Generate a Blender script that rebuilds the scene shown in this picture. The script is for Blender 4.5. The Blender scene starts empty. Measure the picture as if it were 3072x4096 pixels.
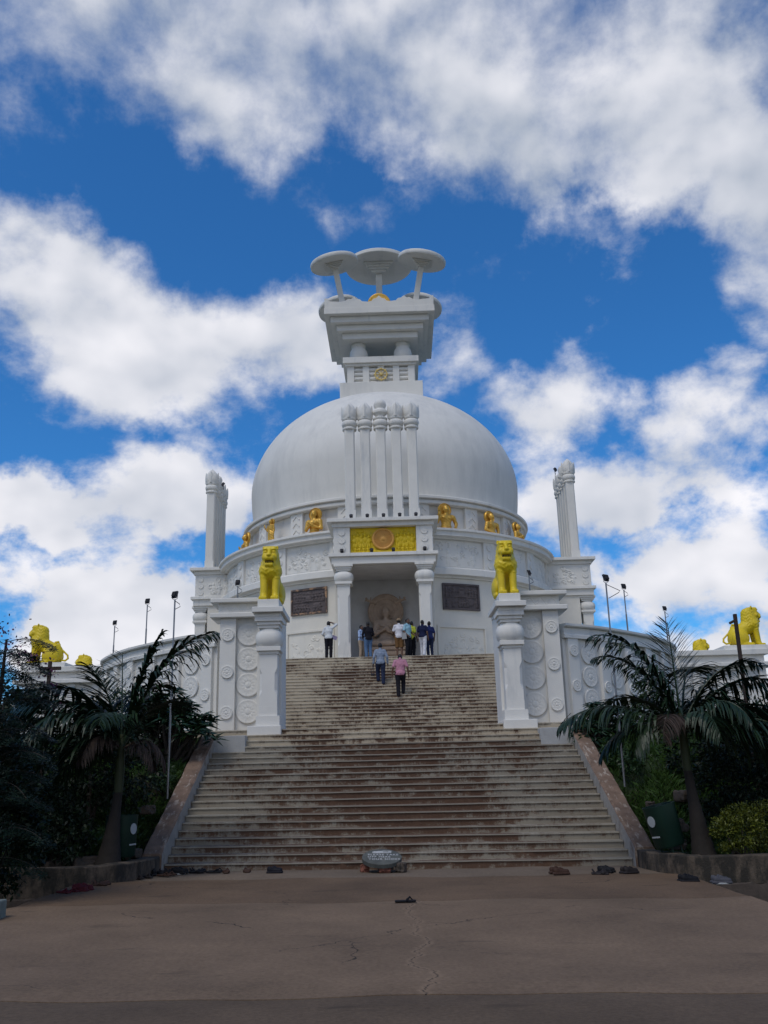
import bpy, math, random
import numpy as np
from mathutils import Matrix, Vector

random.seed(7)
RNG = np.random.default_rng(11)
rad = math.radians
SC = bpy.context.scene
COL = SC.collection

# ------------------------------------------------------------------ camera
F_PX, PITCH, ROLL, YAW = 3700.0, rad(16.2), 0.026, rad(0.3)
CAM = np.array([-0.2, 0.0, 1.6])

def cam_basis():
    cy, sy, cp, sp = math.cos(YAW), math.sin(YAW), math.cos(PITCH), math.sin(PITCH)
    fwd = np.array([sy*cp, cy*cp, sp]); right = np.array([cy, -sy, 0.0]); up = np.cross(right, fwd)
    cr, sr = math.cos(ROLL), math.sin(ROLL)
    return cr*right - sr*up, cr*up + sr*right, fwd

CA, CB, CW = cam_basis()
cam_d = bpy.data.cameras.new('camera')
cam_d.sensor_fit = 'HORIZONTAL'; cam_d.sensor_width = 36.0
cam_d.lens = 36.0*F_PX/3072.0
cam_d.clip_end = 3000.0
cam = bpy.data.objects.new('camera', cam_d)
cam.matrix_world = Matrix(((CA[0], CB[0], -CW[0], CAM[0]), (CA[1], CB[1], -CW[1], CAM[1]),
                           (CA[2], CB[2], -CW[2], CAM[2]), (0, 0, 0, 1)))
COL.objects.link(cam)
SC.camera = cam

# ------------------------------------------------------------------ world, sun, exposure
SUN_EL, SUN_AZ = rad(58), rad(215)      # azimuth from +Y towards +X: behind the camera, to its left
SKY_K, CLOUD_K = 0.1, 1.0

def build_world():
    w = bpy.data.worlds.new('World'); SC.world = w; w.use_nodes = True
    nt = w.node_tree; nt.nodes.clear(); N = nt.nodes.new; L = nt.links.new
    def math_(op, a, b=None, c=None, clamp=False):
        n = N('ShaderNodeMath'); n.operation = op; n.use_clamp = clamp
        for i, v in enumerate((a, b, c)):
            if v is None: continue
            if isinstance(v, (int, float)): n.inputs[i].default_value = v
            else: L(v, n.inputs[i])
        return n.outputs[0]
    tc = N('ShaderNodeTexCoord'); d = tc.outputs['Generated']
    sep = N('ShaderNodeSeparateXYZ'); L(d, sep.inputs[0])
    az = math_('ARCTAN2', sep.outputs[0], sep.outputs[1])
    el = math_('ARCSINE', sep.outputs[2])
    # a cloud deck's coordinates: direction squeezed towards the horizon
    def noise(vec, scale, detail, rough, dist=0.0):
        n = N('ShaderNodeTexNoise'); n.inputs['Scale'].default_value = scale
        n.inputs['Detail'].default_value = detail; n.inputs['Roughness'].default_value = rough
        n.inputs['Distortion'].default_value = dist
        L(vec, n.inputs['Vector']); return n
    ae = N('ShaderNodeCombineXYZ'); L(az, ae.inputs[0]); L(el, ae.inputs[1])
    wob = noise(ae.outputs[0], 7.0, 6.0, 0.6)
    off = N('ShaderNodeVectorMath'); off.operation = 'SUBTRACT'; L(wob.outputs['Color'], off.inputs[0]); off.inputs[1].default_value = (.5, .5, .5)
    sc = N('ShaderNodeVectorMath'); sc.operation = 'SCALE'; L(off.outputs[0], sc.inputs[0]); sc.inputs['Scale'].default_value = 0.16
    add = N('ShaderNodeVectorMath'); add.operation = 'ADD'; L(ae.outputs[0], add.inputs[0]); L(sc.outputs[0], add.inputs[1])
    vec = add.outputs[0]
    K = 1998.0
    blobs = [  # azimuth and elevation (radians), half sizes, tilt, weight
        (620, 150, 410, 210, 4, 1.1), (1060, 190, 430, 220, 5, 1.15), (1430, 200, 390, 220, -8, 1.15), (130, 130, 330, 160, 12, .62),
        (800, 20, 900, 150, 0, .6), (1330, 350, 190, 100, 10, .5), (1600, 240, 220, 110, -30, .6), (800, -200, 1300, 240, 0, 1.0),
        (520, 250, 190, 110, 20, .45),
        (100, 690, 360, 230, 10, 1.0), (430, 730, 320, 190, 8, 1.0), (670, 700, 190, 110, 0, .75), (30, 500, 230, 150, 25, .8),
        (230, 1080, 280, 130, 0, 1.0), (470, 1050, 190, 110, 0, .9), (190, 1170, 150, 60, 10, .55), (20, 1060, 150, 100, 0, .7),
        (1690, 470, 190, 190, 0, 1.7), (1620, 750, 240, 180, -28, .92), (1470, 880, 170, 80, -20, .55), (1160, 870, 170, 110, -25, .9),
        (1000, 750, 150, 140, 30, .7), (1230, 1050, 310, 95, -6, .82), (1540, 1050, 250, 95, -4, .80), (1400, 1240, 400, 95, 0, .88), (1200, 1160, 150, 70, 0, .45),
        (1650, 920, 130, 90, 0, .55), (1300, 520, 150, 55, 20, .30), (900, 430, 140, 60, 30, .22), (700, 470, 130, 70, 0, .25),
        (330, 1360, 200, 150, 0, 1.6), (190, 1450, 200, 130, 10, 1.3), (480, 1500, 260, 140, 0, 1.2), (1450, 1420, 330, 120, 0, .8), (1650, 1480, 200, 90, 0, 1.0),
        (620, 1330, 200, 120, 0, .6), (60, 1390, 130, 40, 10, .35)]
    tot = None
    for (cx, cy, rx, ry, rot, wt) in blobs:
        r = CW + CA*((cx*1.8517-1536)/F_PX) - CB*((cy*1.8517-2048)/F_PX); r = r/np.linalg.norm(r)
        a0, e0 = math.atan2(r[0], r[1]), math.asin(r[2])
        m = N('ShaderNodeMapping'); m.vector_type = 'TEXTURE'
        m.inputs['Location'].default_value = (a0, e0, 0)
        m.inputs['Rotation'].default_value = (0, 0, rad(-rot))
        m.inputs['Scale'].default_value = (rx/K/math.cos(e0)*1.15, ry/K*1.15, 1)
        L(vec, m.inputs['Vector'])
        g = N('ShaderNodeTexGradient'); g.gradient_type = 'SPHERICAL'; L(m.outputs[0], g.inputs[0])
        b = math_('MULTIPLY', g.outputs['Fac'], wt)
        tot = b if tot is None else math_('ADD', tot, b)
    # away from the view, unseen broken cloud is added to light the scene
    back = N('ShaderNodeMapRange'); back.inputs['From Min'].default_value = 0.25; back.inputs['From Max'].default_value = -0.2
    L(sep.outputs[1], back.inputs['Value'])
    tot = math_('ADD', tot, math_('MULTIPLY', back.outputs[0], BACK_CLOUD_FILL))
    # fine structure
    v2 = N('ShaderNodeCombineXYZ'); L(math_('MULTIPLY', az, .75), v2.inputs[0]); L(el, v2.inputs[1])
    n1 = noise(v2.outputs[0], 8.0, 11.0, .615, .10)
    n5 = noise(v2.outputs[0], 8.0, 3.0, .5, .08)
    n2 = noise(v2.outputs[0], 3.2, 3.0, .5)
    tot = math_('MINIMUM', tot, 1.12)
    dens = math_('ADD', math_('MULTIPLY', tot, 1.0), math_('MULTIPLY', math_('SUBTRACT', n1.outputs['Fac'], .5), 2.9))
    dens = math_('ADD', dens, math_('MULTIPLY', math_('SUBTRACT', n2.outputs['Fac'], .5), .9))
    mr = N('ShaderNodeMapRange'); mr.interpolation_type = 'SMOOTHSTEP'
    mr.inputs['From Min'].default_value = 0.16; mr.inputs['From Max'].default_value = 0.95
    soft = N('ShaderNodeMapRange'); soft.inputs['From Min'].default_value = .20; soft.inputs['From Max'].default_value = .78
    soft.inputs['To Min'].default_value = .62; soft.inputs['To Max'].default_value = 1.55; L(el, soft.inputs['Value']); L(soft.outputs[0], mr.inputs['From Max'])
    L(dens, mr.inputs['Value']); cov = mr.outputs[0]
    # thick parts are grey below, thin lit parts near white
    n3 = noise(v2.outputs[0], 6.0, 5.0, .55, .05)
    lit = N('ShaderNodeMapRange'); lit.inputs['From Min'].default_value = .36; lit.inputs['From Max'].default_value = .62
    L(n3.outputs['Fac'], lit.inputs['Value'])
    low = N('ShaderNodeMapRange'); low.inputs['From Min'].default_value = .62; low.inputs['From Max'].default_value = .12
    L(el, low.inputs['Value'])
    # self-shading: denser cloud above a point darkens it, so tops are lit and bases grey
    v3 = N('ShaderNodeVectorMath'); v3.operation = 'ADD'; L(v2.outputs[0], v3.inputs[0]); v3.inputs[1].default_value = (-.010, .030, 0)
    n4 = noise(v3.outputs[0], 8.0, 3.0, .5, .08)
    rel = math_('MULTIPLY', math_('SUBTRACT', n5.outputs['Fac'], n4.outputs['Fac']), 1.8)
    br = math_('ADD', math_('MULTIPLY', lit.outputs[0], .34), math_('MULTIPLY', low.outputs[0], .42))
    br = math_('ADD', math_('ADD', br, .12), rel, clamp=True)
    cc = N('ShaderNodeMix'); cc.data_type = 'RGBA'
    cc.inputs['A'].default_value = (.40, .45, .54, 1); cc.inputs['B'].default_value = (.90, .89, .93, 1)
    L(br, cc.inputs['Factor'])
    sky = N('ShaderNodeTexSky'); sky.sky_type = 'NISHITA'; sky.sun_disc = False
    sky.sun_elevation = SUN_EL; sky.sun_rotation = SUN_AZ
    sky.altitude = 0; sky.air_density = 1.0; sky.dust_density = 0.1; sky.ozone_density = 3.0
    sb = N('ShaderNodeMix'); sb.data_type = 'RGBA'; sb.blend_type = 'MULTIPLY'; sb.inputs['Factor'].default_value = 1
    L(sky.outputs[0], sb.inputs['A']); sb.inputs['B'].default_value = SKY_TINT
    bg1 = N('ShaderNodeBackground'); L(sb.outputs['Result'], bg1.inputs['Color']); bg1.inputs['Strength'].default_value = SKY_K
    bg2 = N('ShaderNodeBackground'); L(cc.outputs['Result'], bg2.inputs['Color']); bg2.inputs['Strength'].default_value = CLOUD_K
    mx = N('ShaderNodeMixShader'); L(cov, mx.inputs[0]); L(bg1.outputs[0], mx.inputs[1]); L(bg2.outputs[0], mx.inputs[2])
    out = N('ShaderNodeOutputWorld'); L(mx.outputs[0], out.inputs['Surface'])
    w.cycles.sampling_method = 'MANUAL'; w.cycles.sample_map_resolution = 512

BACK_CLOUD_FILL = 0.55
SKY_TINT = (.27, .79, 1.24, 1)
build_world()

sun_d = bpy.data.lights.new('sun', 'SUN'); sun_d.energy = 1.5; sun_d.angle = rad(26); sun_d.color = (1.0, .94, .84)
sun = bpy.data.objects.new('sun', sun_d)
sdir = Vector((math.sin(SUN_AZ)*math.cos(SUN_EL), math.cos(SUN_AZ)*math.cos(SUN_EL), math.sin(SUN_EL)))
sun.rotation_euler = sdir.to_track_quat('Z', 'Y').to_euler(); sun.location = (0, -20, 60)
COL.objects.link(sun)
SC.view_settings.view_transform = 'Standard'; SC.view_settings.look = 'None'
SC.view_settings.exposure = 0.1; SC.view_settings.gamma = 1.0
SC.cycles.max_bounces = 6; SC.cycles.transparent_max_bounces = 8

# ------------------------------------------------------------------ materials
def new_mat(name):
    m = bpy.data.materials.new(name); m.use_nodes = True
    return m, m.node_tree, m.node_tree.nodes['Principled BSDF']

def mat(name, col, rough=.7, var=.12, scale=3.0, metal=0.0, bump=0.0, bscale=40.0, spec=.35, col2=None, thr=(.45, .62), sscale=None, coat=0):
    """one colour with a soft mottling; col2 = stain colour laid over it where a second noise is high"""
    m, nt, b = new_mat(name); N = nt.nodes.new; L = nt.links.new
    tc = N('ShaderNodeTexCoord')
    n = N('ShaderNodeTexNoise'); n.inputs['Scale'].default_value = scale; n.inputs['Detail'].default_value = 6; n.inputs['Roughness'].default_value = .62
    L(tc.outputs['Object'], n.inputs['Vector'])
    cr = N('ShaderNodeValToRGB'); e = cr.color_ramp.elements
    e[0].position = .3; e[1].position = .7
    e[0].color = tuple(c*(1-var) for c in col)+(1,); e[1].color = tuple(min(1, c*(1+var)) for c in col)+(1,)
    L(n.outputs['Fac'], cr.inputs[0]); out = cr.outputs[0]
    if col2:
        n2 = N('ShaderNodeTexNoise'); n2.inputs['Detail'].default_value = 8; n2.inputs['Roughness'].default_value = .68
        mp = N('ShaderNodeMapping'); mp.inputs['Scale'].default_value = sscale or (1, 1, 1)
        L(tc.outputs['Object'], mp.inputs[0]); L(mp.outputs[0], n2.inputs['Vector']); n2.inputs['Scale'].default_value = 1
        r2 = N('ShaderNodeMapRange'); r2.inputs['From Min'].default_value = thr[0]; r2.inputs['From Max'].default_value = thr[1]
        L(n2.outputs['Fac'], r2.inputs['Value'])
        mx = N('ShaderNodeMix'); mx.data_type = 'RGBA'; L(r2.outputs[0], mx.inputs['Factor']); L(out, mx.inputs['A']); mx.inputs['B'].default_value = tuple(col2)+(1,)
        out = mx.outputs['Result']
    L(out, b.inputs['Base Color'])
    b.inputs['Roughness'].default_value = rough; b.inputs['Metallic'].default_value = metal
    b.inputs['Specular IOR Level'].default_value = spec
    if bump:
        n3 = N('ShaderNodeTexNoise'); n3.inputs['Scale'].default_value = bscale; n3.inputs['Detail'].default_value = 5
        L(tc.outputs['Object'], n3.inputs['Vector'])
        bp = N('ShaderNodeBump'); bp.inputs['Strength'].default_value = bump; bp.inputs['Distance'].default_value = .02
        L(n3.outputs['Fac'], bp.inputs['Height']); L(bp.outputs[0], b.inputs['Normal'])
    return m

def leaf_mat(name, c1, c2, trans=.0, rough=.5, spec=.3):
    m, nt, b = new_mat(name); N = nt.nodes.new; L = nt.links.new
    g = N('ShaderNodeNewGeometry')
    mx = N('ShaderNodeMix'); mx.data_type = 'RGBA'; L(g.outputs['Random Per Island'], mx.inputs['Factor'])
    mx.inputs['A'].default_value = tuple(c1)+(1,); mx.inputs['B'].default_value = tuple(c2)+(1,)
    L(mx.outputs['Result'], b.inputs['Base Color']); b.inputs['Roughness'].default_value = rough; b.inputs['Specular IOR Level'].default_value = spec
    return m

M = {}
M['white'] = mat('white_lime_paint', (.67, .65, .60), .75, .05, 1.3, bump=.12, bscale=30, col2=(.44, .45, .45), thr=(.56, .78), sscale=(1.6, 1.6, .35))
M['dome'] = mat('dome_lime_paint', (.67, .65, .60), .75, .05, .7, bump=.1, bscale=20, col2=(.53, .52, .49), thr=(.48, .76), sscale=(.9, .9, .16))
M['whitewarm'] = mat('cream_lime_paint', (.65, .615, .54), .75, .05, 1.5, bump=.12, bscale=30, col2=(.56, .53, .46), thr=(.56, .8), sscale=(2, 2, .5))
M['plinthgrey'] = mat('worn_grey_lime_paint', (.36, .36, .35), .8, .10, 3, bump=.2, col2=(.24, .23, .21), thr=(.52, .72), sscale=(2, 2, 1))
M['yellow'] = mat('yellow_enamel_paint', (.66, .485, .010), .45, .10, 4, bump=.15, bscale=25, spec=.4, col2=(.42, .30, .02), thr=(.62, .8), sscale=(5, 5, 3))
M['yellow2'] = mat('yellow_panel_paint', (.64, .45, .008), .5, .10, 4, col2=(.35, .25, .01), thr=(.55, .75), sscale=(6, 6, 3))
M['ochre'] = mat('ochre_wheel_paint', (.62, .32, .07), .5, .1, 4)
M['gold'] = mat('gold_paint', (.62, .36, .06), .42, .15, 6, metal=.45, bump=.1, bscale=30, spec=.5)
M['goldpale'] = mat('pale_gold_paint', (.62, .46, .16), .5, .1, 6, metal=.1)
M['sand'] = mat('carved_sandstone', (.44, .33, .245), .85, .16, 4, bump=.35, bscale=18)
M['stone'] = mat('dark_khondalite', (.095, .078, .078), .8, .25, 5, bump=.35, bscale=24)
M['stone2'] = mat('tan_edge_stone', (.36, .22, .13), .85, .25, 5, bump=.3, bscale=24, col2=(.09, .07, .065), thr=(.44, .52), sscale=(3, 3, 3))
M['niche'] = mat('grey_niche_plaster', (.68, .67, .65), .8, .08, 2)
M['ramp'] = mat('brown_cheek_plaster', (.165, .108, .074), .9, .30, 5.0, bump=.5, bscale=40, col2=(.34, .28, .22), thr=(.54, .64), sscale=(8, 2.6, 2.6))
M['cheek'] = mat('worn_white_cheek', (.30, .275, .24), .85, .15, 4, bump=.3, bscale=40, col2=(.16, .12, .09), thr=(.54, .68), sscale=(3, 2, 2))
M['kerb'] = mat('mossy_concrete', (.095, .072, .052), .9, .35, 5, bump=.6, bscale=30, col2=(.026, .022, .017), thr=(.40, .56), sscale=(4.5, 4.5, 2))
M['rock'] = mat('field_stone', (.075, .057, .045), .9, .3, 4, bump=.5, bscale=16, col2=(.035, .032, .026), thr=(.48, .66), sscale=(3, 3, 3))
M['soil'] = mat('hill_soil', (.034, .026, .016), .95, .35, 1.8, bump=.6, bscale=12, col2=(.014, .026, .007), thr=(.36, .52), sscale=(.9, .9, .9))
M['brick'] = mat('red_brick_bit', (.16, .06, .04), .9, .3, 9, bump=.4)
M['metal'] = mat('galvanised_pole', (.20, .20, .21), .35, .1, 8, metal=.8)
M['black'] = mat('black_lamp_housing', (.018, .018, .024), .5, .2, 8)
M['lens'] = mat('lamp_glass', (.09, .085, .10), .15, .1, 4, spec=.6)
M['wood'] = mat('dark_timber', (.035, .022, .018), .8, .3, 5, bump=.3)
M['bin'] = mat('green_bin_sheet', (.0025, .020, .012), .5, .2, 3)
M['sticker'] = mat('white_bin_sticker', (.34, .36, .36), .6, .06, 8)
M['blue'] = mat('blue_board_paint', (.03, .20, .42), .5, .1, 3)
M['block'] = mat('grey_concrete_block', (.15, .17, .15), .9, .2, 6, bump=.3)
M['slate'] = mat('slate_grey_board', (.075, .078, .07), .8, .25, 6, bump=.2, col2=(.11, .11, .095), thr=(.5, .66), sscale=(4, 4, 4))
M['chalk'] = mat('white_sign_paint', (.42, .42, .41), .7, .15, 20)
M['bark'] = mat('palm_bark', (.020, .016, .013), .9, .3, 3, bump=.5, bscale=14)
M['shaft'] = mat('green_palm_shaft', (.026, .034, .010), .6, .25, 3)
M['twig'] = mat('grey_bark', (.035, .028, .022), .9, .3, 6, bump=.4)
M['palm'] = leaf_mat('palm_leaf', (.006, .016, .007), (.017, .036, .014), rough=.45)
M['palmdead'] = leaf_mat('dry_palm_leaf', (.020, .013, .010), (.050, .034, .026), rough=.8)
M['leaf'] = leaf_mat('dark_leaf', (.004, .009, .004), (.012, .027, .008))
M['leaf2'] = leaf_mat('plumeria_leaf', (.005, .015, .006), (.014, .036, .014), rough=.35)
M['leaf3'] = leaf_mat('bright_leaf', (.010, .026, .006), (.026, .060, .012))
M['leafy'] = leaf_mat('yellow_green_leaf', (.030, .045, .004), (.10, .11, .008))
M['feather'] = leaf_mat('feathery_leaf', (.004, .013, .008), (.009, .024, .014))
M['flower'] = leaf_mat('purple_flower', (.06, .015, .05), (.13, .03, .10))
M['grass'] = leaf_mat('hill_grass', (.016, .040, .006), (.045, .090, .016))
M['skin'] = mat('brown_skin', (.12, .062, .040), .6, .08, 10)
M['hair'] = mat('black_hair', (.008, .007, .007), .5, .2, 20)

def stair_mat(name, c1, c2, bias):
    """cream paint worn off in brown-black streaks that hang from each nosing, its shadow line and lit edge painted in"""
    m, nt, b = new_mat(name); N = nt.nodes.new; L = nt.links.new
    tc = N('ShaderNodeTexCoord')
    def noise(scale3, detail, rough, dist=0):
        mp = N('ShaderNodeMapping'); mp.inputs['Scale'].default_value = scale3; L(tc.outputs['Object'], mp.inputs[0])
        n = N('ShaderNodeTexNoise'); n.inputs['Scale'].default_value = 1; n.inputs['Detail'].default_value = detail
        n.inputs['Roughness'].default_value = rough; n.inputs['Distortion'].default_value = dist
        L(mp.outputs[0], n.inputs['Vector']); return n.outputs['Fac']
    def rng(v, a, c, lo=0, hi=1):
        r = N('ShaderNodeMapRange'); r.inputs['From Min'].default_value = a; r.inputs['From Max'].default_value = c
        r.inputs['To Min'].default_value = lo; r.inputs['To Max'].default_value = hi; L(v, r.inputs['Value']); return r.outputs[0]
    def mth(op, a, c, clamp=False):
        n = N('ShaderNodeMath'); n.operation = op; n.use_clamp = clamp
        for i, v in enumerate((a, c)):
            if isinstance(v, (int, float)): n.inputs[i].default_value = v
            else: L(v, n.inputs[i])
        return n.outputs[0]
    def mixc(f, A, B):
        x = N('ShaderNodeMix'); x.data_type = 'RGBA'; L(f, x.inputs['Factor'])
        for k, v in (('A', A), ('B', B)):
            if isinstance(v, tuple): x.inputs[k].default_value = v+(1,)
            else: L(v, x.inputs[k])
        return x.outputs['Result']
    at = N('ShaderNodeAttribute'); at.attribute_name = 'drop'      # 0 on the nosing, rising to 1 at the foot of the riser
    drop = at.outputs['Fac']
    big = noise((.55, .7, .7), 4, .55); streak = noise((11, 5, 1.6), 5, .72); fine = noise((23, 23, 23), 6, .82); blot = noise((2.6, 3, 5), 6, .66, .3)
    sx = N('ShaderNodeSeparateXYZ'); L(tc.outputs['Object'], sx.inputs[0]); ends = rng(mth('ABSOLUTE', sx.outputs[0], 0), 1.8, 4.4, 0, .30)
    edge = rng(drop, .12, .62, 1, 0)  # darker just under the nosing: stain plus its painted-in shadow line
    v = mth('ADD', mth('MULTIPLY', big, 1.2), mth('ADD', mth('MULTIPLY', streak, .75), mth('ADD', mth('MULTIPLY', blot, 1.25), mth('MULTIPLY', fine, .95))))
    v = mth('SUBTRACT', mth('ADD', v, mth('MULTIPLY', edge, .24)), ends)
    on = rng(drop, .02, .10, 0, 1)
    s = mth('MULTIPLY', rng(v, 2.15-bias, 2.40-bias), mth('ADD', mth('MULTIPLY', on, .75), .25))
    base = mixc(rng(mth('ADD', big, mth('MULTIPLY', fine, .35)), .5, .85), c1, c2)
    base = mixc(rng(drop, .0, .09, .55, 0), base, (.46, .43, .36))  # paler nosing line: worn edge with its lit rim painted in
    out = mixc(s, base, mixc(fine, (.034, .018, .012), (.165, .095, .060)))
    L(out, b.inputs['Base Color']); b.inputs['Roughness'].default_value = .85; b.inputs['Specular IOR Level'].default_value = .2
    bp = N('ShaderNodeBump'); bp.inputs['Strength'].default_value = .35; bp.inputs['Distance'].default_value = .02; L(fine, bp.inputs['Height']); L(bp.outputs[0], b.inputs['Normal'])
    return m
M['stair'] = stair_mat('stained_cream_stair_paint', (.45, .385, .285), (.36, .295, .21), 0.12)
M['stairlow'] = stair_mat('stained_darker_stair_paint', (.27, .24, .19), (.20, .17, .13), 0.22)  # darker, slightly greyer copy of the stair colours for the lower flight

def pave_mat(name, c, crack=True, long_crack=False):
    m, nt, b = new_mat(name); N = nt.nodes.new; L = nt.links.new
    tc = N('ShaderNodeTexCoord')
    def noise(vec, s, detail, rough):
        n = N('ShaderNodeTexNoise'); n.inputs['Scale'].default_value = s; n.inputs['Detail'].default_value = detail; n.inputs['Roughness'].default_value = rough
        L(vec, n.inputs['Vector']); return n
    a = noise(tc.outputs['Object'], .55, 6, .62); f = noise(tc.outputs['Object'], 24, 6, .75)
    mp = N('ShaderNodeMapping'); mp.inputs['Scale'].default_value = (.5, 1.6, 1); L(tc.outputs['Object'], mp.inputs[0]); p = noise(mp.outputs[0], 1.3, 7, .7)
    r = N('ShaderNodeValToRGB'); e = r.color_ramp.elements; e[0].position = .3; e[1].position = .72
    e[0].color = tuple(x*.72 for x in c)+(1,); e[1].color = tuple(x*1.22 for x in c)+(1,); L(a.outputs['Fac'], r.inputs[0])
    m2 = N('ShaderNodeMix'); m2.data_type = 'RGBA'; m2.blend_type = 'MULTIPLY'; m2.inputs['Factor'].default_value = 1; L(r.outputs[0], m2.inputs['A'])
    r2 = N('ShaderNodeValToRGB'); e = r2.color_ramp.elements; e[0].position = .25; e[1].position = .75; e[0].color = (.62, .60, .58, 1); e[1].color = (1.3, 1.3, 1.3, 1)
    L(f.outputs['Fac'], r2.inputs[0]); L(r2.outputs[0], m2.inputs['B'])
    r3 = N('ShaderNodeMapRange'); r3.inputs['From Min'].default_value = .60; r3.inputs['From Max'].default_value = .70; L(p.outputs['Fac'], r3.inputs['Value'])
    m3 = N('ShaderNodeMix'); m3.data_type = 'RGBA'; L(r3.outputs[0], m3.inputs['Factor']); L(m2.outputs['Result'], m3.inputs['A']); m3.inputs['B'].default_value = tuple(x*.55 for x in c)+(1,)
    out = m3.outputs['Result']
    if crack:
        w = noise(tc.outputs['Object'], 1.1, 7, .6)
        vm = N('ShaderNodeVectorMath'); vm.operation = 'MULTIPLY_ADD'; L(w.outputs['Color'], vm.inputs[0]); vm.inputs[1].default_value = (.9, .9, 0); L(tc.outputs['Object'], vm.inputs[2])
        v = N('ShaderNodeTexVoronoi'); v.feature = 'DISTANCE_TO_EDGE'; v.inputs['Scale'].default_value = .28; L(vm.outputs[0], v.inputs['Vector'])
        r4 = N('ShaderNodeMapRange'); r4.inputs['From Min'].default_value = .0028; r4.inputs['From Max'].default_value = .0008; L(v.outputs['Distance'], r4.inputs['Value'])
        br = noise(tc.outputs['Object'], .7, 3, .5); r5 = N('ShaderNodeMapRange'); r5.inputs['From Min'].default_value = .52; r5.inputs['From Max'].default_value = .60; L(br.outputs['Fac'], r5.inputs['Value'])
        mu = N('ShaderNodeMath'); mu.operation = 'MULTIPLY'; L(r4.outputs[0], mu.inputs[0]); L(r5.outputs[0], mu.inputs[1])
        m4 = N('ShaderNodeMix'); m4.data_type = 'RGBA'; L(mu.outputs[0], m4.inputs['Factor']); L(out, m4.inputs['A']); m4.inputs['B'].default_value = (.012, .01, .008, 1); out = m4.outputs['Result']
    if long_crack:      # one long wandering crack beside the centre line
        sp = N('ShaderNodeSeparateXYZ'); L(tc.outputs['Object'], sp.inputs[0])
        cy_ = N('ShaderNodeCombineXYZ'); L(sp.outputs[1], cy_.inputs[1]); w2 = noise(cy_.outputs[0], .9, 8, .68)
        def mt(op, a_, b_=0):
            q = N('ShaderNodeMath'); q.operation = op
            for i_, v_ in enumerate((a_, b_)):
                if isinstance(v_, (int, float)): q.inputs[i_].default_value = v_
                else: L(v_, q.inputs[i_])
            return q.outputs[0]
        dx = mt('ABSOLUTE', mt('SUBTRACT', mt('SUBTRACT', sp.outputs[0], mt('MULTIPLY', mt('SUBTRACT', w2.outputs['Fac'], .5), 1.1)), .10))
        for wd, cc_, op_ in ((.06, tuple(x*1.5 for x in c), 1.0), (.010, (.012, .009, .007), 1.8)):
            ln = N('ShaderNodeMapRange'); ln.inputs['From Min'].default_value = wd; ln.inputs['From Max'].default_value = wd*.4; ln.inputs['To Max'].default_value = op_; L(dx, ln.inputs['Value'])
            fm = mt('MULTIPLY', ln.outputs[0], f.outputs['Fac']); m5 = N('ShaderNodeMix'); m5.data_type = 'RGBA'; L(fm, m5.inputs['Factor']); L(out, m5.inputs['A']); m5.inputs['B'].default_value = cc_+(1,); out = m5.outputs['Result']
    L(out, b.inputs['Base Color']); b.inputs['Roughness'].default_value = .85; b.inputs['Specular IOR Level'].default_value = .25
    bp = N('ShaderNodeBump'); bp.inputs['Strength'].default_value = .3; bp.inputs['Distance'].default_value = .02; L(f.outputs['Fac'], bp.inputs['Height']); L(bp.outputs[0], b.inputs['Normal'])
    return m
M['pave'] = pave_mat('brown_concrete', (.170, .115, .073), True, True)
M['pave2'] = pave_mat('brown_concrete_dark', (.130, .084, .051))
M['pave3'] = pave_mat('grey_brown_concrete', (.108, .074, .047))
M['pave4'] = pave_mat('pale_brown_concrete', (.155, .116, .082), False)

def cloth(name, c, check=None, cscale=(26, 26, 26), rough=.85):
    m, nt, b = new_mat(name); N = nt.nodes.new; L = nt.links.new
    tc = N('ShaderNodeTexCoord')
    n = N('ShaderNodeTexNoise'); n.inputs['Scale'].default_value = 9; n.inputs['Detail'].default_value = 4; L(tc.outputs['Object'], n.inputs['Vector'])
    r = N('ShaderNodeValToRGB'); e = r.color_ramp.elements; e[0].position = .3; e[1].position = .7
    e[0].color = tuple(x*.82 for x in c)+(1,); e[1].color = tuple(min(1, x*1.15) for x in c)+(1,); L(n.outputs['Fac'], r.inputs[0]); out = r.outputs[0]
    if check:
        acc = None
        sp = N('ShaderNodeSeparateXYZ'); L(tc.outputs['Object'], sp.inputs[0])
        for ax in (0, 2):
            mu = N('ShaderNodeMath'); mu.operation = 'MULTIPLY'; L(sp.outputs[ax], mu.inputs[0]); mu.inputs[1].default_value = cscale[ax]
            fr = N('ShaderNodeMath'); fr.operation = 'FRACT'; L(mu.outputs[0], fr.inputs[0])
            lt = N('ShaderNodeMath'); lt.operation = 'LESS_THAN'; L(fr.outputs[0], lt.inputs[0]); lt.inputs[1].default_value = .22
            if acc is None: acc = lt.outputs[0]
            else:
                mxm = N('ShaderNodeMath'); mxm.operation = 'MAXIMUM'; L(acc, mxm.inputs[0]); L(lt.outputs[0], mxm.inputs[1]); acc = mxm.outputs[0]
        mx = N('ShaderNodeMix'); mx.data_type = 'RGBA'; L(acc, mx.inputs['Factor']); L(out, mx.inputs['A']); mx.inputs['B'].default_value = tuple(check)+(1,); out = mx.outputs['Result']
    L(out, b.inputs['Base Color']); b.inputs['Roughness'].default_value = rough; b.inputs['Specular IOR Level'].default_value = .15
    return m

# ------------------------------------------------------------------ mesh helpers
def link(o, parent=None):
    COL.objects.link(o)
    if parent is not None: o.parent = parent
    return o

def mesh_obj(name, v, f, m, parent=None, smooth=False, loc=None):
    me = bpy.data.meshes.new(name)
    me.from_pydata([tuple(map(float, p)) for p in v], [], [tuple(map(int, q)) for q in f])
    if smooth: me.polygons.foreach_set('use_smooth', np.ones(len(me.polygons), bool))
    me.materials.append(m); me.update()
    o = bpy.data.objects.new(name, me)
    if loc is not None: o.location = loc
    return link(o, parent)

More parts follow.
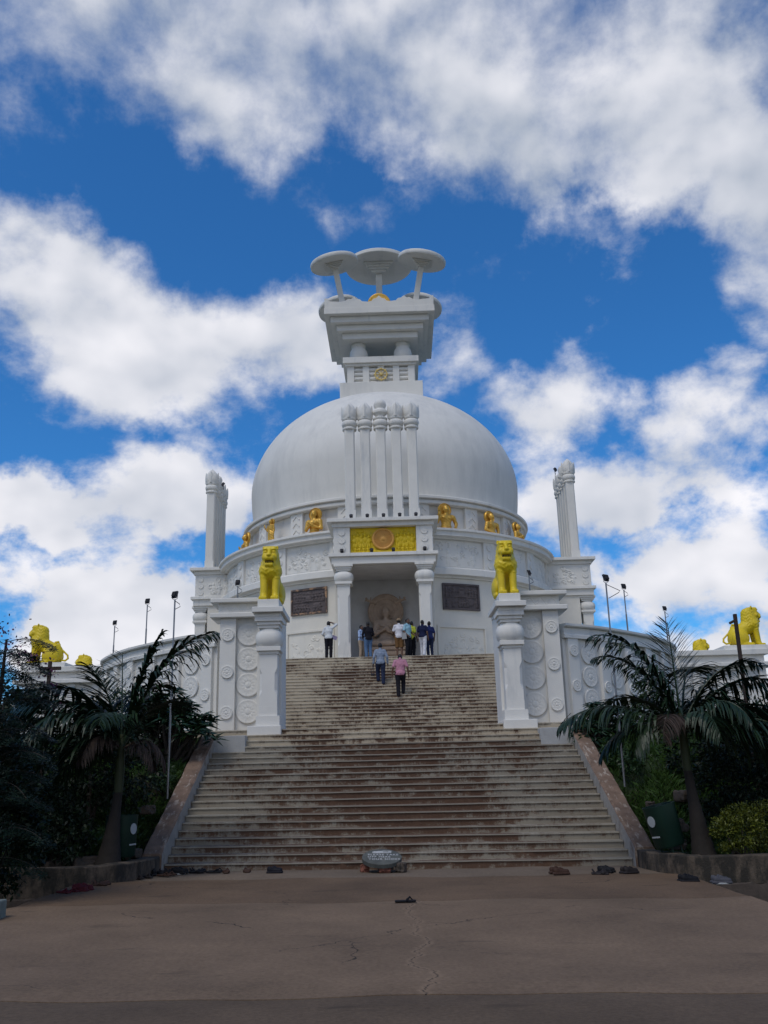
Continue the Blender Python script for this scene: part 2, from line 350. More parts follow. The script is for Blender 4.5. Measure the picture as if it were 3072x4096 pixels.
def quad_obj(name, v, q, m, parent=None, smooth=False, loc=None):
    """fast path for numpy arrays: v (n,3), q (k,4)"""
    v = np.asarray(v, np.float32); q = np.asarray(q, np.int32)
    me = bpy.data.meshes.new(name); k = q.shape[1]
    me.vertices.add(len(v)); me.vertices.foreach_set('co', v.ravel())
    me.loops.add(q.size); me.loops.foreach_set('vertex_index', q.ravel())
    me.polygons.add(len(q)); me.polygons.foreach_set('loop_start', np.arange(0, q.size, k, dtype=np.int32))
    try: me.polygons.foreach_set('loop_total', np.full(len(q), k, np.int32))
    except Exception: pass
    me.update(calc_edges=True)
    if smooth: me.polygons.foreach_set('use_smooth', np.ones(len(q), bool))
    me.materials.append(m); me.validate()
    o = bpy.data.objects.new(name, me)
    if loc is not None: o.location = loc
    return link(o, parent)

def empty(name, loc=(0, 0, 0), rz=0.0, parent=None):
    o = bpy.data.objects.new(name, None); o.location = loc; o.rotation_euler = (0, 0, rz); o.empty_display_size = .2
    return link(o, parent)

def tag(o, label=None, cat=None, group=None, kind=None):
    if label: o['label'] = label
    if cat: o['category'] = cat
    if group: o['group'] = group
    if kind: o['kind'] = kind
    return o

def copy_tree(o, parent=None):
    c = o.copy(); COL.objects.link(c)
    if parent is not None: c.parent = parent
    for ch in list(o.children): copy_tree(ch, c)
    return c

class MB:
    def __init__(s): s.v = []; s.f = []; s.M = None
    def add(s, v, f):
        n = len(s.v)
        if s.M is not None: v = [tuple(s.M @ Vector(p)) for p in v]
        s.v.extend(tuple(p) for p in v); s.f.extend(tuple(i+n for i in q) for q in f); return s
    def box(s, x0, x1, y0, y1, z0, z1):
        v = [(x0, y0, z0), (x1, y0, z0), (x1, y1, z0), (x0, y1, z0), (x0, y0, z1), (x1, y0, z1), (x1, y1, z1), (x0, y1, z1)]
        return s.add(v, [(0, 3, 2, 1), (4, 5, 6, 7), (0, 1, 5, 4), (1, 2, 6, 5), (2, 3, 7, 6), (3, 0, 4, 7)])
    def sq(s, h, z0, z1, cx=0, cy=0, h2=None):
        h2 = h if h2 is None else h2
        v = [(cx+a*h, cy+b*h, z0) for a, b in ((-1, -1), (1, -1), (1, 1), (-1, 1))]+[(cx+a*h2, cy+b*h2, z1) for a, b in ((-1, -1), (1, -1), (1, 1), (-1, 1))]
        return s.add(v, [(0, 3, 2, 1), (4, 5, 6, 7), (0, 1, 5, 4), (1, 2, 6, 5), (2, 3, 7, 6), (3, 0, 4, 7)])
    def prism_z(s, poly, z0, z1):
        n = len(poly); v = [(x, y, z0) for x, y in poly]+[(x, y, z1) for x, y in poly]
        return s.add(v, [tuple(range(n-1, -1, -1)), tuple(range(n, 2*n))]+[(i, (i+1) % n, n+(i+1) % n, n+i) for i in range(n)])
    def prism_y(s, poly, y0, y1):
        n = len(poly); v = [(x, y0, z) for x, z in poly]+[(x, y1, z) for x, z in poly]
        return s.add(v, [tuple(range(n)), tuple(range(2*n-1, n-1, -1))]+[((i+1) % n, i, n+i, n+(i+1) % n) for i in range(n)])
    def lathe(s, prof, n=24, cx=0, cy=0, power=2.0):
        v = []; f = []; m = len(prof)
        for i in range(n):
            t = 2*math.pi*i/n; c, q = math.cos(t), math.sin(t)
            k = (abs(c)**power+abs(q)**power)**(-1/power)
            for r, z in prof: v.append((cx+r*k*c, cy+r*k*q, z))
        for i in range(n):
            j = (i+1) % n
            for k in range(m-1): f.append((i*m+k, j*m+k, j*m+k+1, i*m+k+1))
        f.append(tuple(i*m for i in range(n-1, -1, -1))); f.append(tuple(i*m+m-1 for i in range(n)))
        return s.add(v, f)
    def tube(s, pts, rads, n=8):
        pts = [Vector(p) for p in pts]; v = []; f = []
        up = Vector((0, 0, 1))
        for i, p in enumerate(pts):
            d = (pts[min(i+1, len(pts)-1)]-pts[max(i-1, 0)]).normalized()
            a = d.cross(up) if abs(d.dot(up)) < .97 else d.cross(Vector((0, 1, 0)))
            a.normalize(); b = d.cross(a)
            r = rads[i] if isinstance(rads, (list, tuple)) else rads
            for k in range(n):
                t = 2*math.pi*k/n; v.append(p+a*(r*math.cos(t))+b*(r*math.sin(t)))
        for i in range(len(pts)-1):
            for k in range(n):
                l = (k+1) % n; f.append((i*n+k, i*n+l, (i+1)*n+l, (i+1)*n+k))
        f.append(tuple(range(n-1, -1, -1))); f.append(tuple((len(pts)-1)*n+k for k in range(n)))
        return s.add(v, f)
    def ring(s, prof, a0, a1, n=48):
        """profile polygon (r, z) swept from angle a0 to a1 (degrees from the front, -y, towards +x)"""
        m = len(prof); v = []; f = []
        full = abs(a1-a0) >= 359.9; cnt = n if full else n+1
        for i in range(cnt):
            t = rad(a0+(a1-a0)*i/n)
            for r, z in prof: v.append((r*math.sin(t), -r*math.cos(t), z))
        for i in range(n):
            j = (i+1) % cnt
            for k in range(m):
                l = (k+1) % m; f.append((i*m+k, j*m+k, j*m+l, i*m+l))
        if not full: f.append(tuple(range(m-1, -1, -1))); f.append(tuple(n*m+k for k in range(m)))
        return s.add(v, f)
    def build(s, name, m, parent=None, smooth=False, loc=None, bevel=0):
        o = mesh_obj(name, s.v, s.f, m, parent, smooth, loc)
        import bmesh
        bm = bmesh.new(); bm.from_mesh(o.data); bmesh.ops.recalc_face_normals(bm, faces=bm.faces); bm.to_mesh(o.data); bm.free()
        if smooth:
            o.data.set_sharp_from_angle(angle=rad(38))
        if bevel:
            md = o.modifiers.new('edge', 'BEVEL'); md.width = bevel; md.segments = 2; md.limit_method = 'ANGLE'; md.angle_limit = rad(40)
        return o

def bx(r0, r1, z0, z1): return [(r0, z0), (r1, z0), (r1, z1), (r0, z1)]

# ---- signed-distance modelling: smooth blends meshed by surface nets
class SDF:
    def __init__(s, lo, hi, h):
        s.h = h; s.lo = np.array(lo, float); n = np.ceil((np.array(hi)-s.lo)/h).astype(int)+1
        s.n = n; s.d = np.full(tuple(n), .2, np.float32)
        s.ax = [s.lo[i]+h*np.arange(n[i]) for i in range(3)]
    def _sub(s, lo, hi, pad):
        a = np.clip(np.floor((np.array(lo)-pad-s.lo)/s.h).astype(int), 0, s.n); b = np.clip(np.ceil((np.array(hi)+pad-s.lo)/s.h).astype(int)+1, 0, s.n)
        if (b <= a).any(): return None, None
        sl = tuple(slice(a[i], b[i]) for i in range(3))
        return sl, np.meshgrid(*[s.ax[i][sl[i]] for i in range(3)], indexing='ij')
    def _mix(s, sl, d, k, sub):
        e = s.d[sl]
        if sub:
            d = -d; hh = np.clip(.5-.5*(e-d)/max(k, 1e-6), 0, 1); s.d[sl] = (e*(1-hh)+d*hh+k*hh*(1-hh)).astype(np.float32)
        else:
            hh = np.clip(.5+.5*(e-d)/max(k, 1e-6), 0, 1); s.d[sl] = (e*(1-hh)+d*hh-k*hh*(1-hh)).astype(np.float32)
    def cap(s, a, b, ra, rb=None, k=.02, sub=False, flat=None):
        rb = ra if rb is None else rb; a = np.array(a, float); b = np.array(b, float); R = max(ra, rb)
        sl, g = s._sub(np.minimum(a, b)-R, np.maximum(a, b)+R, k+3*s.h)
        if sl is None: return s
        ab = b-a; L2 = max((ab**2).sum(), 1e-9)
        t = np.clip(((g[0]-a[0])*ab[0]+(g[1]-a[1])*ab[1]+(g[2]-a[2])*ab[2])/L2, 0, 1)
        dx, dy, dz = g[0]-a[0]-ab[0]*t, g[1]-a[1]-ab[1]*t, g[2]-a[2]-ab[2]*t
        if flat: dx, dy, dz = dx*flat[0], dy*flat[1], dz*flat[2]
        s._mix(sl, np.sqrt(dx*dx+dy*dy+dz*dz)-(ra+(rb-ra)*t), k, sub); return s
    def ell(s, c, r, k=.02, sub=False, rx=0, ry=0, rz=0):
        c = np.array(c, float); r = np.array(r, float); R = r.max() if (rx or ry or rz) else r
        sl, g = s._sub(c-R, c+R, k+3*s.h)
        if sl is None: return s
        P = [g[i]-c[i] for i in range(3)]
        if rx or ry or rz:
            m = np.array(Matrix.Rotation(rx, 3, 'X') @ Matrix.Rotation(ry, 3, 'Y') @ Matrix.Rotation(rz, 3, 'Z')) if True else None
            P = [m[0, i]*P[0]+m[1, i]*P[1]+m[2, i]*P[2] for i in range(3)]
        q0 = np.sqrt((P[0]/r[0])**2+(P[1]/r[1])**2+(P[2]/r[2])**2)
        q1 = np.sqrt((P[0]/r[0]**2)**2+(P[1]/r[1]**2)**2+(P[2]/r[2]**2)**2)
        s._mix(sl, q0*(q0-1)/np.maximum(q1, 1e-6), k, sub); return s
    def box(s, c, r, rnd=.01, k=.02, sub=False):
        c = np.array(c, float); r = np.array(r, float); sl, g = s._sub(c-r, c+r, k+3*s.h)
        if sl is None: return s
        q = [np.abs(g[i]-c[i])-(r[i]-rnd) for i in range(3)]
        d = np.sqrt(sum(np.maximum(x, 0)**2 for x in q))+np.minimum(np.maximum(np.maximum(q[0], q[1]), q[2]), 0)-rnd
        s._mix(sl, d, k, sub); return s
    def warp(s, fn):
        g = np.meshgrid(*s.ax, indexing='ij', sparse=True); s.d = (s.d+fn(*g)).astype(np.float32); return s
    def mesh(s):
        d = s.d; neg = d < 0; n = d.shape
        c = np.zeros((n[0]-1, n[1]-1, n[2]-1), np.int8); cs = [(i, j, k) for i in (0, 1) for j in (0, 1) for k in (0, 1)]
        def cut(a, o): return a[o[0]:n[0]-1+o[0], o[1]:n[1]-1+o[1], o[2]:n[2]-1+o[2]]
        for o in cs: c += cut(neg, o)
        act = (c > 0) & (c < 8); idx = np.full(act.shape, -1, np.int32); I = np.argwhere(act); idx[act] = np.arange(len(I))
        P = np.zeros((len(I), 3)); W = np.zeros(len(I))
        D = {o: cut(d, o)[act].astype(float) for o in cs}
        for a in cs:
            for ax in range(3):
                if a[ax]: continue
                b = list(a); b[ax] = 1; b = tuple(b); x = (D[a] < 0) != (D[b] < 0)
                t = D[a][x]/(D[a][x]-D[b][x]); p = np.tile(np.array(a, float), (x.sum(), 1)); p[:, ax] = t; P[x] += p; W[x] += 1
        V = s.lo+s.h*(I+P/W[:, None]); F = []
        for ax in range(3):
            u, w = [(1, 2), (2, 0), (0, 1)][ax]
            sa = [slice(1, -1)]*3; sa[ax] = slice(0, n[ax]-1); sb = list(sa); sb[ax] = slice(1, n[ax])
            A = neg[tuple(sa)]; B = neg[tuple(sb)]; E = np.argwhere(A != B)
            fl = A[A != B]; E[:, u] += 1; E[:, w] += 1
            def cell(du, dw):
                e = E.copy(); e[:, u] -= du; e[:, w] -= dw; return idx[e[:, 0], e[:, 1], e[:, 2]]
            q = np.stack([cell(1, 1), cell(0, 1), cell(0, 0), cell(1, 0)], 1)
            q[~fl] = q[~fl][:, ::-1]; F.append(q)
        return V, np.concatenate(F)
    def build(s, name, m, parent=None, loc=None):
        v, q = s.mesh(); return quad_obj(name, v, q, m, parent, True, loc)

# ---- carved discs and relief panels
def rosette_mesh(name, m, R=1.0, depth=.2, petals=12, n=72):
    """a lotus medallion of radius R facing -y, centre at the origin, rising to -depth"""
    prof = [0, .06, .12, .18, .24, .28, .32, .40, .50, .58, .64, .70, .76, .82, .86, .90, .95, 1.0, 1.0]
    v = [(0, -depth*.95, 0)]; f = []
    for j, r in enumerate(prof[1:]):
        for i in range(n):
            t = 2*math.pi*i/n; pt = abs(math.cos(petals*t/2)); pt2 = abs(math.sin(petals*t/2))
            if r <= .24: h = .92-.15*(r/.24)**2
            elif r <= .28: h = .60
            elif r <= .64: h = .66+.14*pt**.6*math.sin(math.pi*min(1, (r-.26)/.4))
            elif r <= .82: h = .64+.08*pt2**.6
            else: h = .78
            if j == len(prof)-2: h = 0
            v.append((R*r*math.cos(t), -depth*h, R*r*math.sin(t)))
    for i in range(n): f.append((0, 1+i, 1+(i+1) % n))
    for j in range(len(prof)-2):
        for i in range(n):
            k = (i+1) % n; f.append((1+j*n+i, 1+(j+1)*n+i, 1+(j+1)*n+k, 1+j*n+k))
    me = bpy.data.meshes.new(name); me.from_pydata(v, [], f); me.materials.append(m)
    me.polygons.foreach_set('use_smooth', np.ones(len(me.polygons), bool)); me.update()
    return me

def inst(me, name, parent, loc, rz=0.0, s=1.0):
    o = bpy.data.objects.new(name, me); o.location = loc; o.rotation_euler = (0, 0, rz); o.scale = (s, s, s)
    return link(o, parent)

def relief_field(w, h, nx, nz, kind, seed):
    """height field (0..1) of carved figures over a w x h panel"""
    rg = np.random.default_rng(seed); X, Z = np.meshgrid(np.linspace(0, w, nx), np.linspace(0, h, nz), indexing='ij'); H = np.zeros_like(X)
    def blob(cx, cz, rx, rz, a, rot=0):
        c, s_ = math.cos(rot), math.sin(rot); u = ((X-cx)*c+(Z-cz)*s_)/rx; q = (-(X-cx)*s_+(Z-cz)*c)/rz
        np.maximum(H, a*np.sqrt(np.clip(1-u*u-q*q, 0, 1)), out=H)
    def figure(x, z, s, a=.9):
        blob(x, z+.80*s, .105*s, .13*s, a); blob(x, z+.50*s, .15*s, .22*s, a*.9); blob(x, z+.93*s, .05*s, .06*s, a*.8)
        l = rg.uniform(-.25, .25); blob(x-.06*s, z+.17*s, .07*s, .26*s, a*.8, l*.5); blob(x+.07*s, z+.17*s, .07*s, .26*s, a*.8, -l*.5)
        for sd in (-1, 1): blob(x+sd*.17*s, z+.50*s+rg.uniform(-.02, .12)*s, .045*s, .19*s, a*.75, sd*rg.uniform(.2, 1.1))
    if kind == 'dark':
        for row, (z, s) in enumerate(((.03*h, .40*h), (.50*h, .42*h))):
            n = int(w/(s*.36)); 
            for i in range(n):
                if rg.random() < .84: figure((i+.5)/n*w+rg.uniform(-.02, .02), z+rg.uniform(-.01, .02), s*rg.uniform(.82, 1.05))
        blob(w*.5, h*.62, w*.09, h*.17, 1); blob(w*.5, h*.84, w*.045, h*.09, 1); blob(w*.5, h*.50, w*.16, h*.05, 1)
        blob(w*.78, h*.26, w*.10, h*.17, .7); np.maximum(H, .5*(np.abs(Z-h*.475) < h*.018), out=H)
    elif kind == 'swirl':
        for i in range(int(w*9)):
            cx, cz, r = rg.uniform(.05*w, .95*w), rg.uniform(.12*h, .9*h), rg.uniform(.05, .13)
            D = np.hypot(X-cx, Z-cz); np.maximum(H, .9*np.clip(1-np.abs(D-r)/.028, 0, 1)*(((X-cx)*math.cos(i)+(Z-cz)*math.sin(i)) > -r*.4), out=H)
            if rg.random() < .4: blob(cx, cz, r*.55, r*.5, .8)
        for i in range(3): figure(w*(.25+.25*i)+rg.uniform(-.1, .1), h*.08, h*.6, .7)
    elif kind == 'yellow':
        for sd in (0, 1):
            x0 = 0 if sd == 0 else w*.66
            for i in range(5): figure(x0+w*.03+w*.28*(i+.5)/5, h*(.28 if i % 2 else .22), h*.55)
            for i in range(4): figure(x0+w*.04+w*.26*(i+.5)/4, h*.03, h*.30, .8)
            blob(x0+w*.15, h*.88, w*.06, h*.08, .6)
        np.maximum(H, .7*((np.abs(X-w/2) < w*.16) & (Z < h*.14)), out=H)
    e = np.minimum(np.minimum(X, w-X), np.minimum(Z, h-Z)); H *= np.clip(e/.02, 0, 1)
    return X, Z, H

def relief_obj(name, m, parent, w, h, depth, kind, seed, R=None, ang=0.0, r0=0.0, z0=0.0, step=.022, s0=0.0):
    """relief panel: curved on radius R at angle ang (deg), or flat facing -y at distance r0"""
    nx, nz = int(w/step)+2, int(h/step)+2; X, Z, H = relief_field(w, h, nx, nz, kind, seed)
    if R:
        t = rad(ang)+(X-w/2)/R; rr = R+H*depth; P = np.stack([rr*np.sin(t), -rr*np.cos(t), z0+Z], -1)
    else: P = np.stack([s0+X-w/2, -(r0+H*depth), z0+Z], -1)
    id_ = np.arange(nx*nz).reshape(nx, nz)
    q = np.stack([id_[:-1, :-1], id_[1:, :-1], id_[1:, 1:], id_[:-1, 1:]], -1).reshape(-1, 4)
    return quad_obj(name, P.reshape(-1, 3), q, m, parent, True)

# ------------------------------------------------------------------ the setting: ground, apron, hill, terrace
D = 51.3
def tilt(x, y): return -.012*x*min(1, max(0, (23.6-y)/5.0))

def smooth01(t): t = min(1, max(0, t)); return t*t*(3-2*t)
WALL = [(4.72, 25.35), (5.72, 26.0), (6.85, 27.05), (7.9, 28.2), (8.75, 29.5), (9.3, 30.6), (9.55, 31.5)]
def hill_h(x, y):
    ax = abs(x)
    lump = .10*math.sin(x*1.9+y*.7)+.07*math.sin(x*3.1-y*2.3)+.05*math.sin(x*5.3+y*4.1)
    if y < 16.54 or (ax < 4.95):
        if y < 16.54:
            h = -.95 if ax > 5.5 else -.35
            if ax > 9: h += min(1.5, (ax-9)*.06)
            return h+lump*.5
        return -.2 if y < 24 else 1.4
    if y < 17.4: return -.5
    h = .12 + 2.5*smooth01((y-17.3)/7.0) - .28*max(0, min(1, (5.7-ax)/.6))*(1 if y < 24 else 0)
    if y > 24.3: h += .3*smooth01((y-24.3)/6)
    h += lump*min(1, max(0, (y-17.0)/1.2))
    if ax > 11: h -= min(2.2, (ax-11)*.10)*smooth01((y-17)/6)
    if y > 75: h -= min(6, (y-75)*.1)
    return h

gm = MB()
gm.add([(-1500, -1500, -6.3), (1500, -1500, -6.3), (1500, 1500, -6.3), (-1500, 1500, -6.3)], [(0, 1, 2, 3)])
tag(gm.build('ground', M['soil']), kind='structure')

def terrain():
    xs = sorted(set([-90, -70, -55, -44, -36, -30, -25, -21, -18]+[round(-16+.4*i, 2) for i in range(81)]+[18, 21, 25, 30, 36, 44, 55, 70, 90]+[-4.93, 4.93, -4.97, 4.97, -5.3, 5.3]))
    ys = sorted(set([-60, -40, -25, -15, -8, -2, 4, 8]+[round(10+.4*i, 2) for i in range(56)]+[16.52, 16.56]+[34, 36, 40, 46, 54, 64, 75, 90, 110, 135]))
    v = [(x, y, hill_h(x, y) if -60 < y < 130 and abs(x) < 88 else -7.0) for y in ys for x in xs]; n = len(xs)
    f = [(j*n+i, j*n+i+1, (j+1)*n+i+1, (j+1)*n+i) for j in range(len(ys)-1) for i in range(n-1)]
    tag(mesh_obj('hillside', v, f, M['soil'], smooth=True), kind='structure')
terrain()

def slab(name, x0, x1, y0, y1, m, th=.22, jag=.02):
    nx, ny = 48, max(4, int((y1-y0)/.35)); v = []; f = []
    for j in range(ny+1):
        for i in range(nx+1):
            x = x0+(x1-x0)*i/nx; y = y0+(y1-y0)*j/ny
            jy = RNG.uniform(-jag, jag) if j in (0, ny) else 0
            if i in (0, nx): x += RNG.uniform(-.04, .04)
            z = tilt(x, y)+.010*math.sin(x*1.3+y*.9)+.006*math.sin(x*3.7-y*2.1)-(.012 if j in (0, ny) else 0)
            v.append((x, y+jy*.4, z))
    n = nx+1; top = len(v)
    f += [(j*n+i, j*n+i+1, (j+1)*n+i+1, (j+1)*n+i) for j in range(ny) for i in range(nx)]
    rim = [i for i in range(n)]+[j*n+nx for j in range(1, ny+1)]+[ny*n+i for i in range(nx-1, -1, -1)]+[j*n for j in range(ny-1, 0, -1)]
    v += [(v[i][0], v[i][1], v[i][2]-th) for i in rim]; m_ = len(rim)
    f += [(rim[i], top+i, top+(i+1) % m_, rim[(i+1) % m_]) for i in range(m_)]
    o = mesh_obj(name, v, f, m, smooth=False); return tag(o, kind='structure')
slab('pavement', -5.38, 4.85, 1.5, 7.93, M['pave3'])
slab('pavement', -5.40, 4.83, 7.96, 13.86, M['pave'])
slab('pavement', -5.36, 4.80, 13.875, 17.16, M['pave2'])
slab('pavement', -4.72, 4.72, 17.175, 18.9, M['pave4'])
slab('pavement', -5.9, 5.6, -9, 1.48, M['pave3'])

# terrace floor behind the curved walls
tz = MB()
for s_ in (-1, 1):
    tz.prism_z([(s_*x, y) for x, y in [(14, 90), (14, 34.2), (9.6, 34.2)]+[(x-.12, y+.12) for x, y in WALL[::-1] if x > 5.7]+[(5.62, 26.2), (5.62, 90)]][::s_], 1.0, 4.7)
tz.box(-5.62, 5.62, 38.4, 90, 1.0, 4.69)
tag(tz.build('terrace', M['whitewarm']), kind='structure')

# ------------------------------------------------------------------ staircase
def riser_step(y0, y1, z0, z1, hw, seed):
    """one step: riser at y0 from z0 to z1, tread back to y1, with a thin worn nosing"""
    rg = np.random.default_rng(seed); n = 90; xs = np.linspace(-hw, hw, n+1)
    jt = np.convolve(rg.normal(0, 1, n+7), np.ones(7)/7, 'valid')[:n+1]*.010
    jz = np.convolve(rg.normal(0, 1, n+13), np.ones(13)/13, 'valid')[:n+1]*.012
    chip = np.where(rg.random(n+1) < .05, rg.uniform(.008, .03, n+1), 0)
    v = []; drop = []
    for i, x in enumerate(xs):
        t0 = tilt(x, y0); zz = z1+t0+jz[i]*.6
        ring = [(y0, z0+t0-.06, 1.0), (y0+jt[i]*.3, z1+t0-.034, .15), (y0-.022+jt[i]+chip[i], zz-.030, .0), (y0-.024+jt[i]+chip[i], zz-.006, .0), (y0-.012+jt[i]+chip[i], zz, .3), (y1+.03, z1+t0+.002, .8), (y1+.03, z0+t0-.06, 1)]
        for (yy, z, d) in ring: v.append((x, yy, z)); drop.append(d)
    m = 7; f = [(i*m+k, (i+1)*m+k, (i+1)*m+(k+1) % m, i*m+(k+1) % m) for i in range(n) for k in range(m)]
    f += [tuple(range(m)), tuple(n*m+k for k in range(m-1, -1, -1))]
    return v, f, drop
stairs = empty('staircase', (0, 18.65, 0))
tag(stairs, 'wide cream staircase with brown stains rising to the white stupa', 'staircase')
STEPS = []      # (y of the riser, height of the tread)
zz = 0
for i in range(18): STEPS.append((18.65+.291*i, .139*(i+1)))
for i in range(3): STEPS.append(((23.80, 24.0, 24.32)[i], 2.502+.146*(i+1)))
z3 = STEPS[-1][1]
for i in range(25): STEPS.append((38.05-.262*(24-i), z3+(6.5-z3)/25*(i+1)))
for i, (y, z) in enumerate(STEPS):
    y1 = STEPS[i+1][0] if i+1 < len(STEPS) else 41.2
    z0 = STEPS[i-1][1] if i else -.1
    hw = 4.42 if i < 17 else 4.9 if i == 17 else 3.72 if i < 20 else 5.6
    v, f, dr = riser_step(y, y1, z0, z, hw, 100+i)
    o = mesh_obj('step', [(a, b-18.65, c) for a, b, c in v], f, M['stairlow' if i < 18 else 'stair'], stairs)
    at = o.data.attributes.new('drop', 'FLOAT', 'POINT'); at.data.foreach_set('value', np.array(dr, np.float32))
    o.data.update()
for s in (-1, 1):      # sloping cheek walls
    cw = MB(); n = 26; v = []; f = []
    for i in range(n+1):
        t = i/n; y = 18.42+t*(23.6-18.42); z = .36+t*(2.72-.36)
        if i == 0: z = .33
        j = RNG.uniform(-.012, .012)
        xi, xo = 4.43*s, (4.80+j)*s
        tl = tilt(xi, y)
        v += [(xi, y, z-1.0+tl), (xi+.004*s*math.sin(i*2), y, z+tl-.02), (xi+.05*s, y, z+tl+.012), (xo-.03*s, y, z+tl+.01), (xo, y, z+tl-.03), (xo, y, z-1.3+tl)]
    for i in range(n):
        for k in range(6):
            l = (k+1) % 6; f.append((i*6+k, (i+1)*6+k, (i+1)*6+l, i*6+l))
    f += [tuple(range(6)), tuple(n*6+k for k in range(5, -1, -1))]
    cw.add([(a, b-18.65, c) for a, b, c in v], f); o = cw.build('cheek_wall', M['ramp'], stairs); o.data.materials.append(M['cheek'])
    for p in o.data.polygons:
        if abs(p.normal.x) > .6 and p.center.x*p.normal.x < 0: p.material_index = 1

# low retaining walls of the planting beds each side of the apron
for s, lb in ((-1, 'low mossy concrete and stone wall holding the bed left of the stairs'), (1, 'low mossy concrete wall holding the bed right of the stairs')):
    t = empty('retaining_wall', (s*4.8, 16.6, 0)); tag(t, lb, 'wall', 'low bed walls')
    pl = [(4.46, 18.6), (4.46, 18.0), (4.56, 17.35), (4.80, 16.75), (5.25, 16.5), (6.2, 16.42), (8, 16.4), (11, 16.4), (16, 16.5)]
    outer = [(s*x, y) for x, y in pl]
    inner = [(s*(x+.34), y+.1) if i < 4 else (s*(x+.1), y+.36) for i, (x, y) in enumerate(pl)]
    def strip(z0f, z1f, name, m, jit=0.0):
        b = MB(); v = []; f = []; sub = 4; po = []; pi_ = []
        for i in range(len(outer)-1):
            for k in range(sub):
                u = k/sub; po.append([outer[i][c]*(1-u)+outer[i+1][c]*u for c in (0, 1)]); pi_.append([inner[i][c]*(1-u)+inner[i+1][c]*u for c in (0, 1)])
        po.append(outer[-1]); pi_.append(inner[-1])
        for (a, c) in zip(po, pi_):
            q = RNG.uniform(-jit, jit, 6)
            v += [(a[0]+q[0], a[1]+q[1], z0f), (a[0]+q[2], a[1]+q[3], z1f+q[4]), (c[0], c[1], z1f+q[5]), (c[0], c[1], z0f)]
        for i in range(len(po)-1):
            for k in range(4):
                l = (k+1) % 4; f.append((i*4+k, (i+1)*4+k, (i+1)*4+l, i*4+l))
        f += [(0, 1, 2, 3), tuple(4*(len(po)-1)+k for k in (3, 2, 1, 0))]
        b.add([(x-s*4.8, y-16.6, z) for x, y, z in v], f); return b.build(name, m, t, bevel=.02)
    bp_ = [(s*(x+.2)-s*4.8, y+.12-16.6) for x, y in pl]
    bp_ = bp_+[(s*16-s*4.8, 19.2-16.6), (s*4.75-s*4.8, 19.2-16.6)]
    bd = MB(); bd.prism_z(bp_[::s], -.5, .235 if s < 0 else .17); o_ = bd.build('planting_bed', M['soil'], t)
    strip(-.16 if s < 0 else -.20, .345 if s < 0 else .25, 'coping', M['kerb'], .012)
    strip(-1.1, -.11 if s < 0 else -.15, 'footing', M['rock'], .03)

# ------------------------------------------------------------------ the stupa
ST = empty('stupa', (.13, D, 0), rad(-1.0))
tag(ST, 'great white domed stupa with five stone umbrellas on its top', 'stupa')
def part(mb, name, m='white', parent=None, smooth=False, bevel=.012): return mb.build(name, M[m], parent or ST, smooth, bevel=bevel)

ROS_BIG = rosette_mesh('rosette_large', M['white'], 1, .17, 12)
ROS_SM = rosette_mesh('rosette_small', M['white'], 1, .30, 8, 48)

ARCS = [(13.2+90*k, 76.8+90*k) for k in range(4)]
b = MB(); b.ring(bx(7.9, 8.9, 4.5, 10.72), -76.8, -13.2, 40); b.ring(bx(7.9, 8.9, 4.5, 10.72), 13.2, 76.8, 40); b.ring(bx(7.9, 8.9, 4.5, 10.72), 103.2, 256.8, 40)
part(b, 'drum_wall', 'whitewarm', smooth=True)
b = MB()
for a0, a1 in ((-77, -12.5), (12.5, 77), (102, 258)): b.ring([(8.2, 10.72), (8.98, 10.72), (8.98, 10.80), (9.22, 10.84), (9.22, 11.14), (9.14, 11.20), (8.2, 11.20)], a0, a1, 44)
part(b, 'cornice', smooth=True)
b = MB(); b.ring(bx(7.6, 8.9, 11.2, 12.6), 0, 360, 120); part(b, 'relief_band', smooth=True)
b = MB(); b.ring([(7.3, 12.6), (9.06, 12.6), (9.10, 12.68), (9.30, 12.70), (9.30, 12.90), (9.40, 12.94), (9.40, 13.05), (7.3, 13.05)], 0, 360, 140); part(b, 'cornice', smooth=True)
b = MB(); b.ring(bx(6.9, 7.62, 13.05, 14.66), 0, 360, 120); part(b, 'frieze_wall', smooth=True)
b = MB(); b.ring([(6.8, 14.66), (7.92, 14.66), (7.96, 14.70), (7.96, 14.84), (7.88, 14.86), (7.88, 14.90), (8.06, 14.93), (8.06, 15.06), (7.98, 15.10), (6.8, 15.10)], 0, 360, 140); part(b, 'rim_moulding', smooth=True)
prof = [(7.46, 15.08), (7.53, 15.8), (7.60, 16.5), (7.64, 17.2)]
for i in range(1, 33):
    t = rad(90*i/33); prof.append((7.65*math.cos(t), 17.2+5.95*math.sin(t)))
b = MB(); b.lathe(prof, 128); part(b, 'dome', 'dome', smooth=True, bevel=0)

# pilasters of the gold-figure frieze, with carved chevrons, and of the relief band, with three discs
def frieze_pilaster(a):
    p = MB(); w = 1.55*57.3/7.7/4; p.ring(bx(7.5, 7.80, 13.05, 14.66), a-w, a+w, 4); o = p.build('pilaster', M['white'], ST, bevel=.01)
    c = MB()
    for k in range(4):
        z = 13.22+.36*k
        for (s0, z0_, s1, z1_) in ((-.22, z, .0, z+.22), (.0, z+.22, .22, z)):
            ta, tb = rad(a)+s0/7.8, rad(a)+s1/7.8; v = []
            for t, zz_ in ((ta, z0_), (tb, z1_)):
                for r in (7.78, 7.835):
                    for dz in (0, .07): v.append((r*math.sin(t), -r*math.cos(t), zz_+dz))
            c.add(v, [(0, 1, 3, 2), (4, 6, 7, 5), (0, 4, 5, 1), (2, 3, 7, 6), (0, 2, 6, 4), (1, 5, 7, 3)])
    c.build('chevron_carving', M['white'], o)
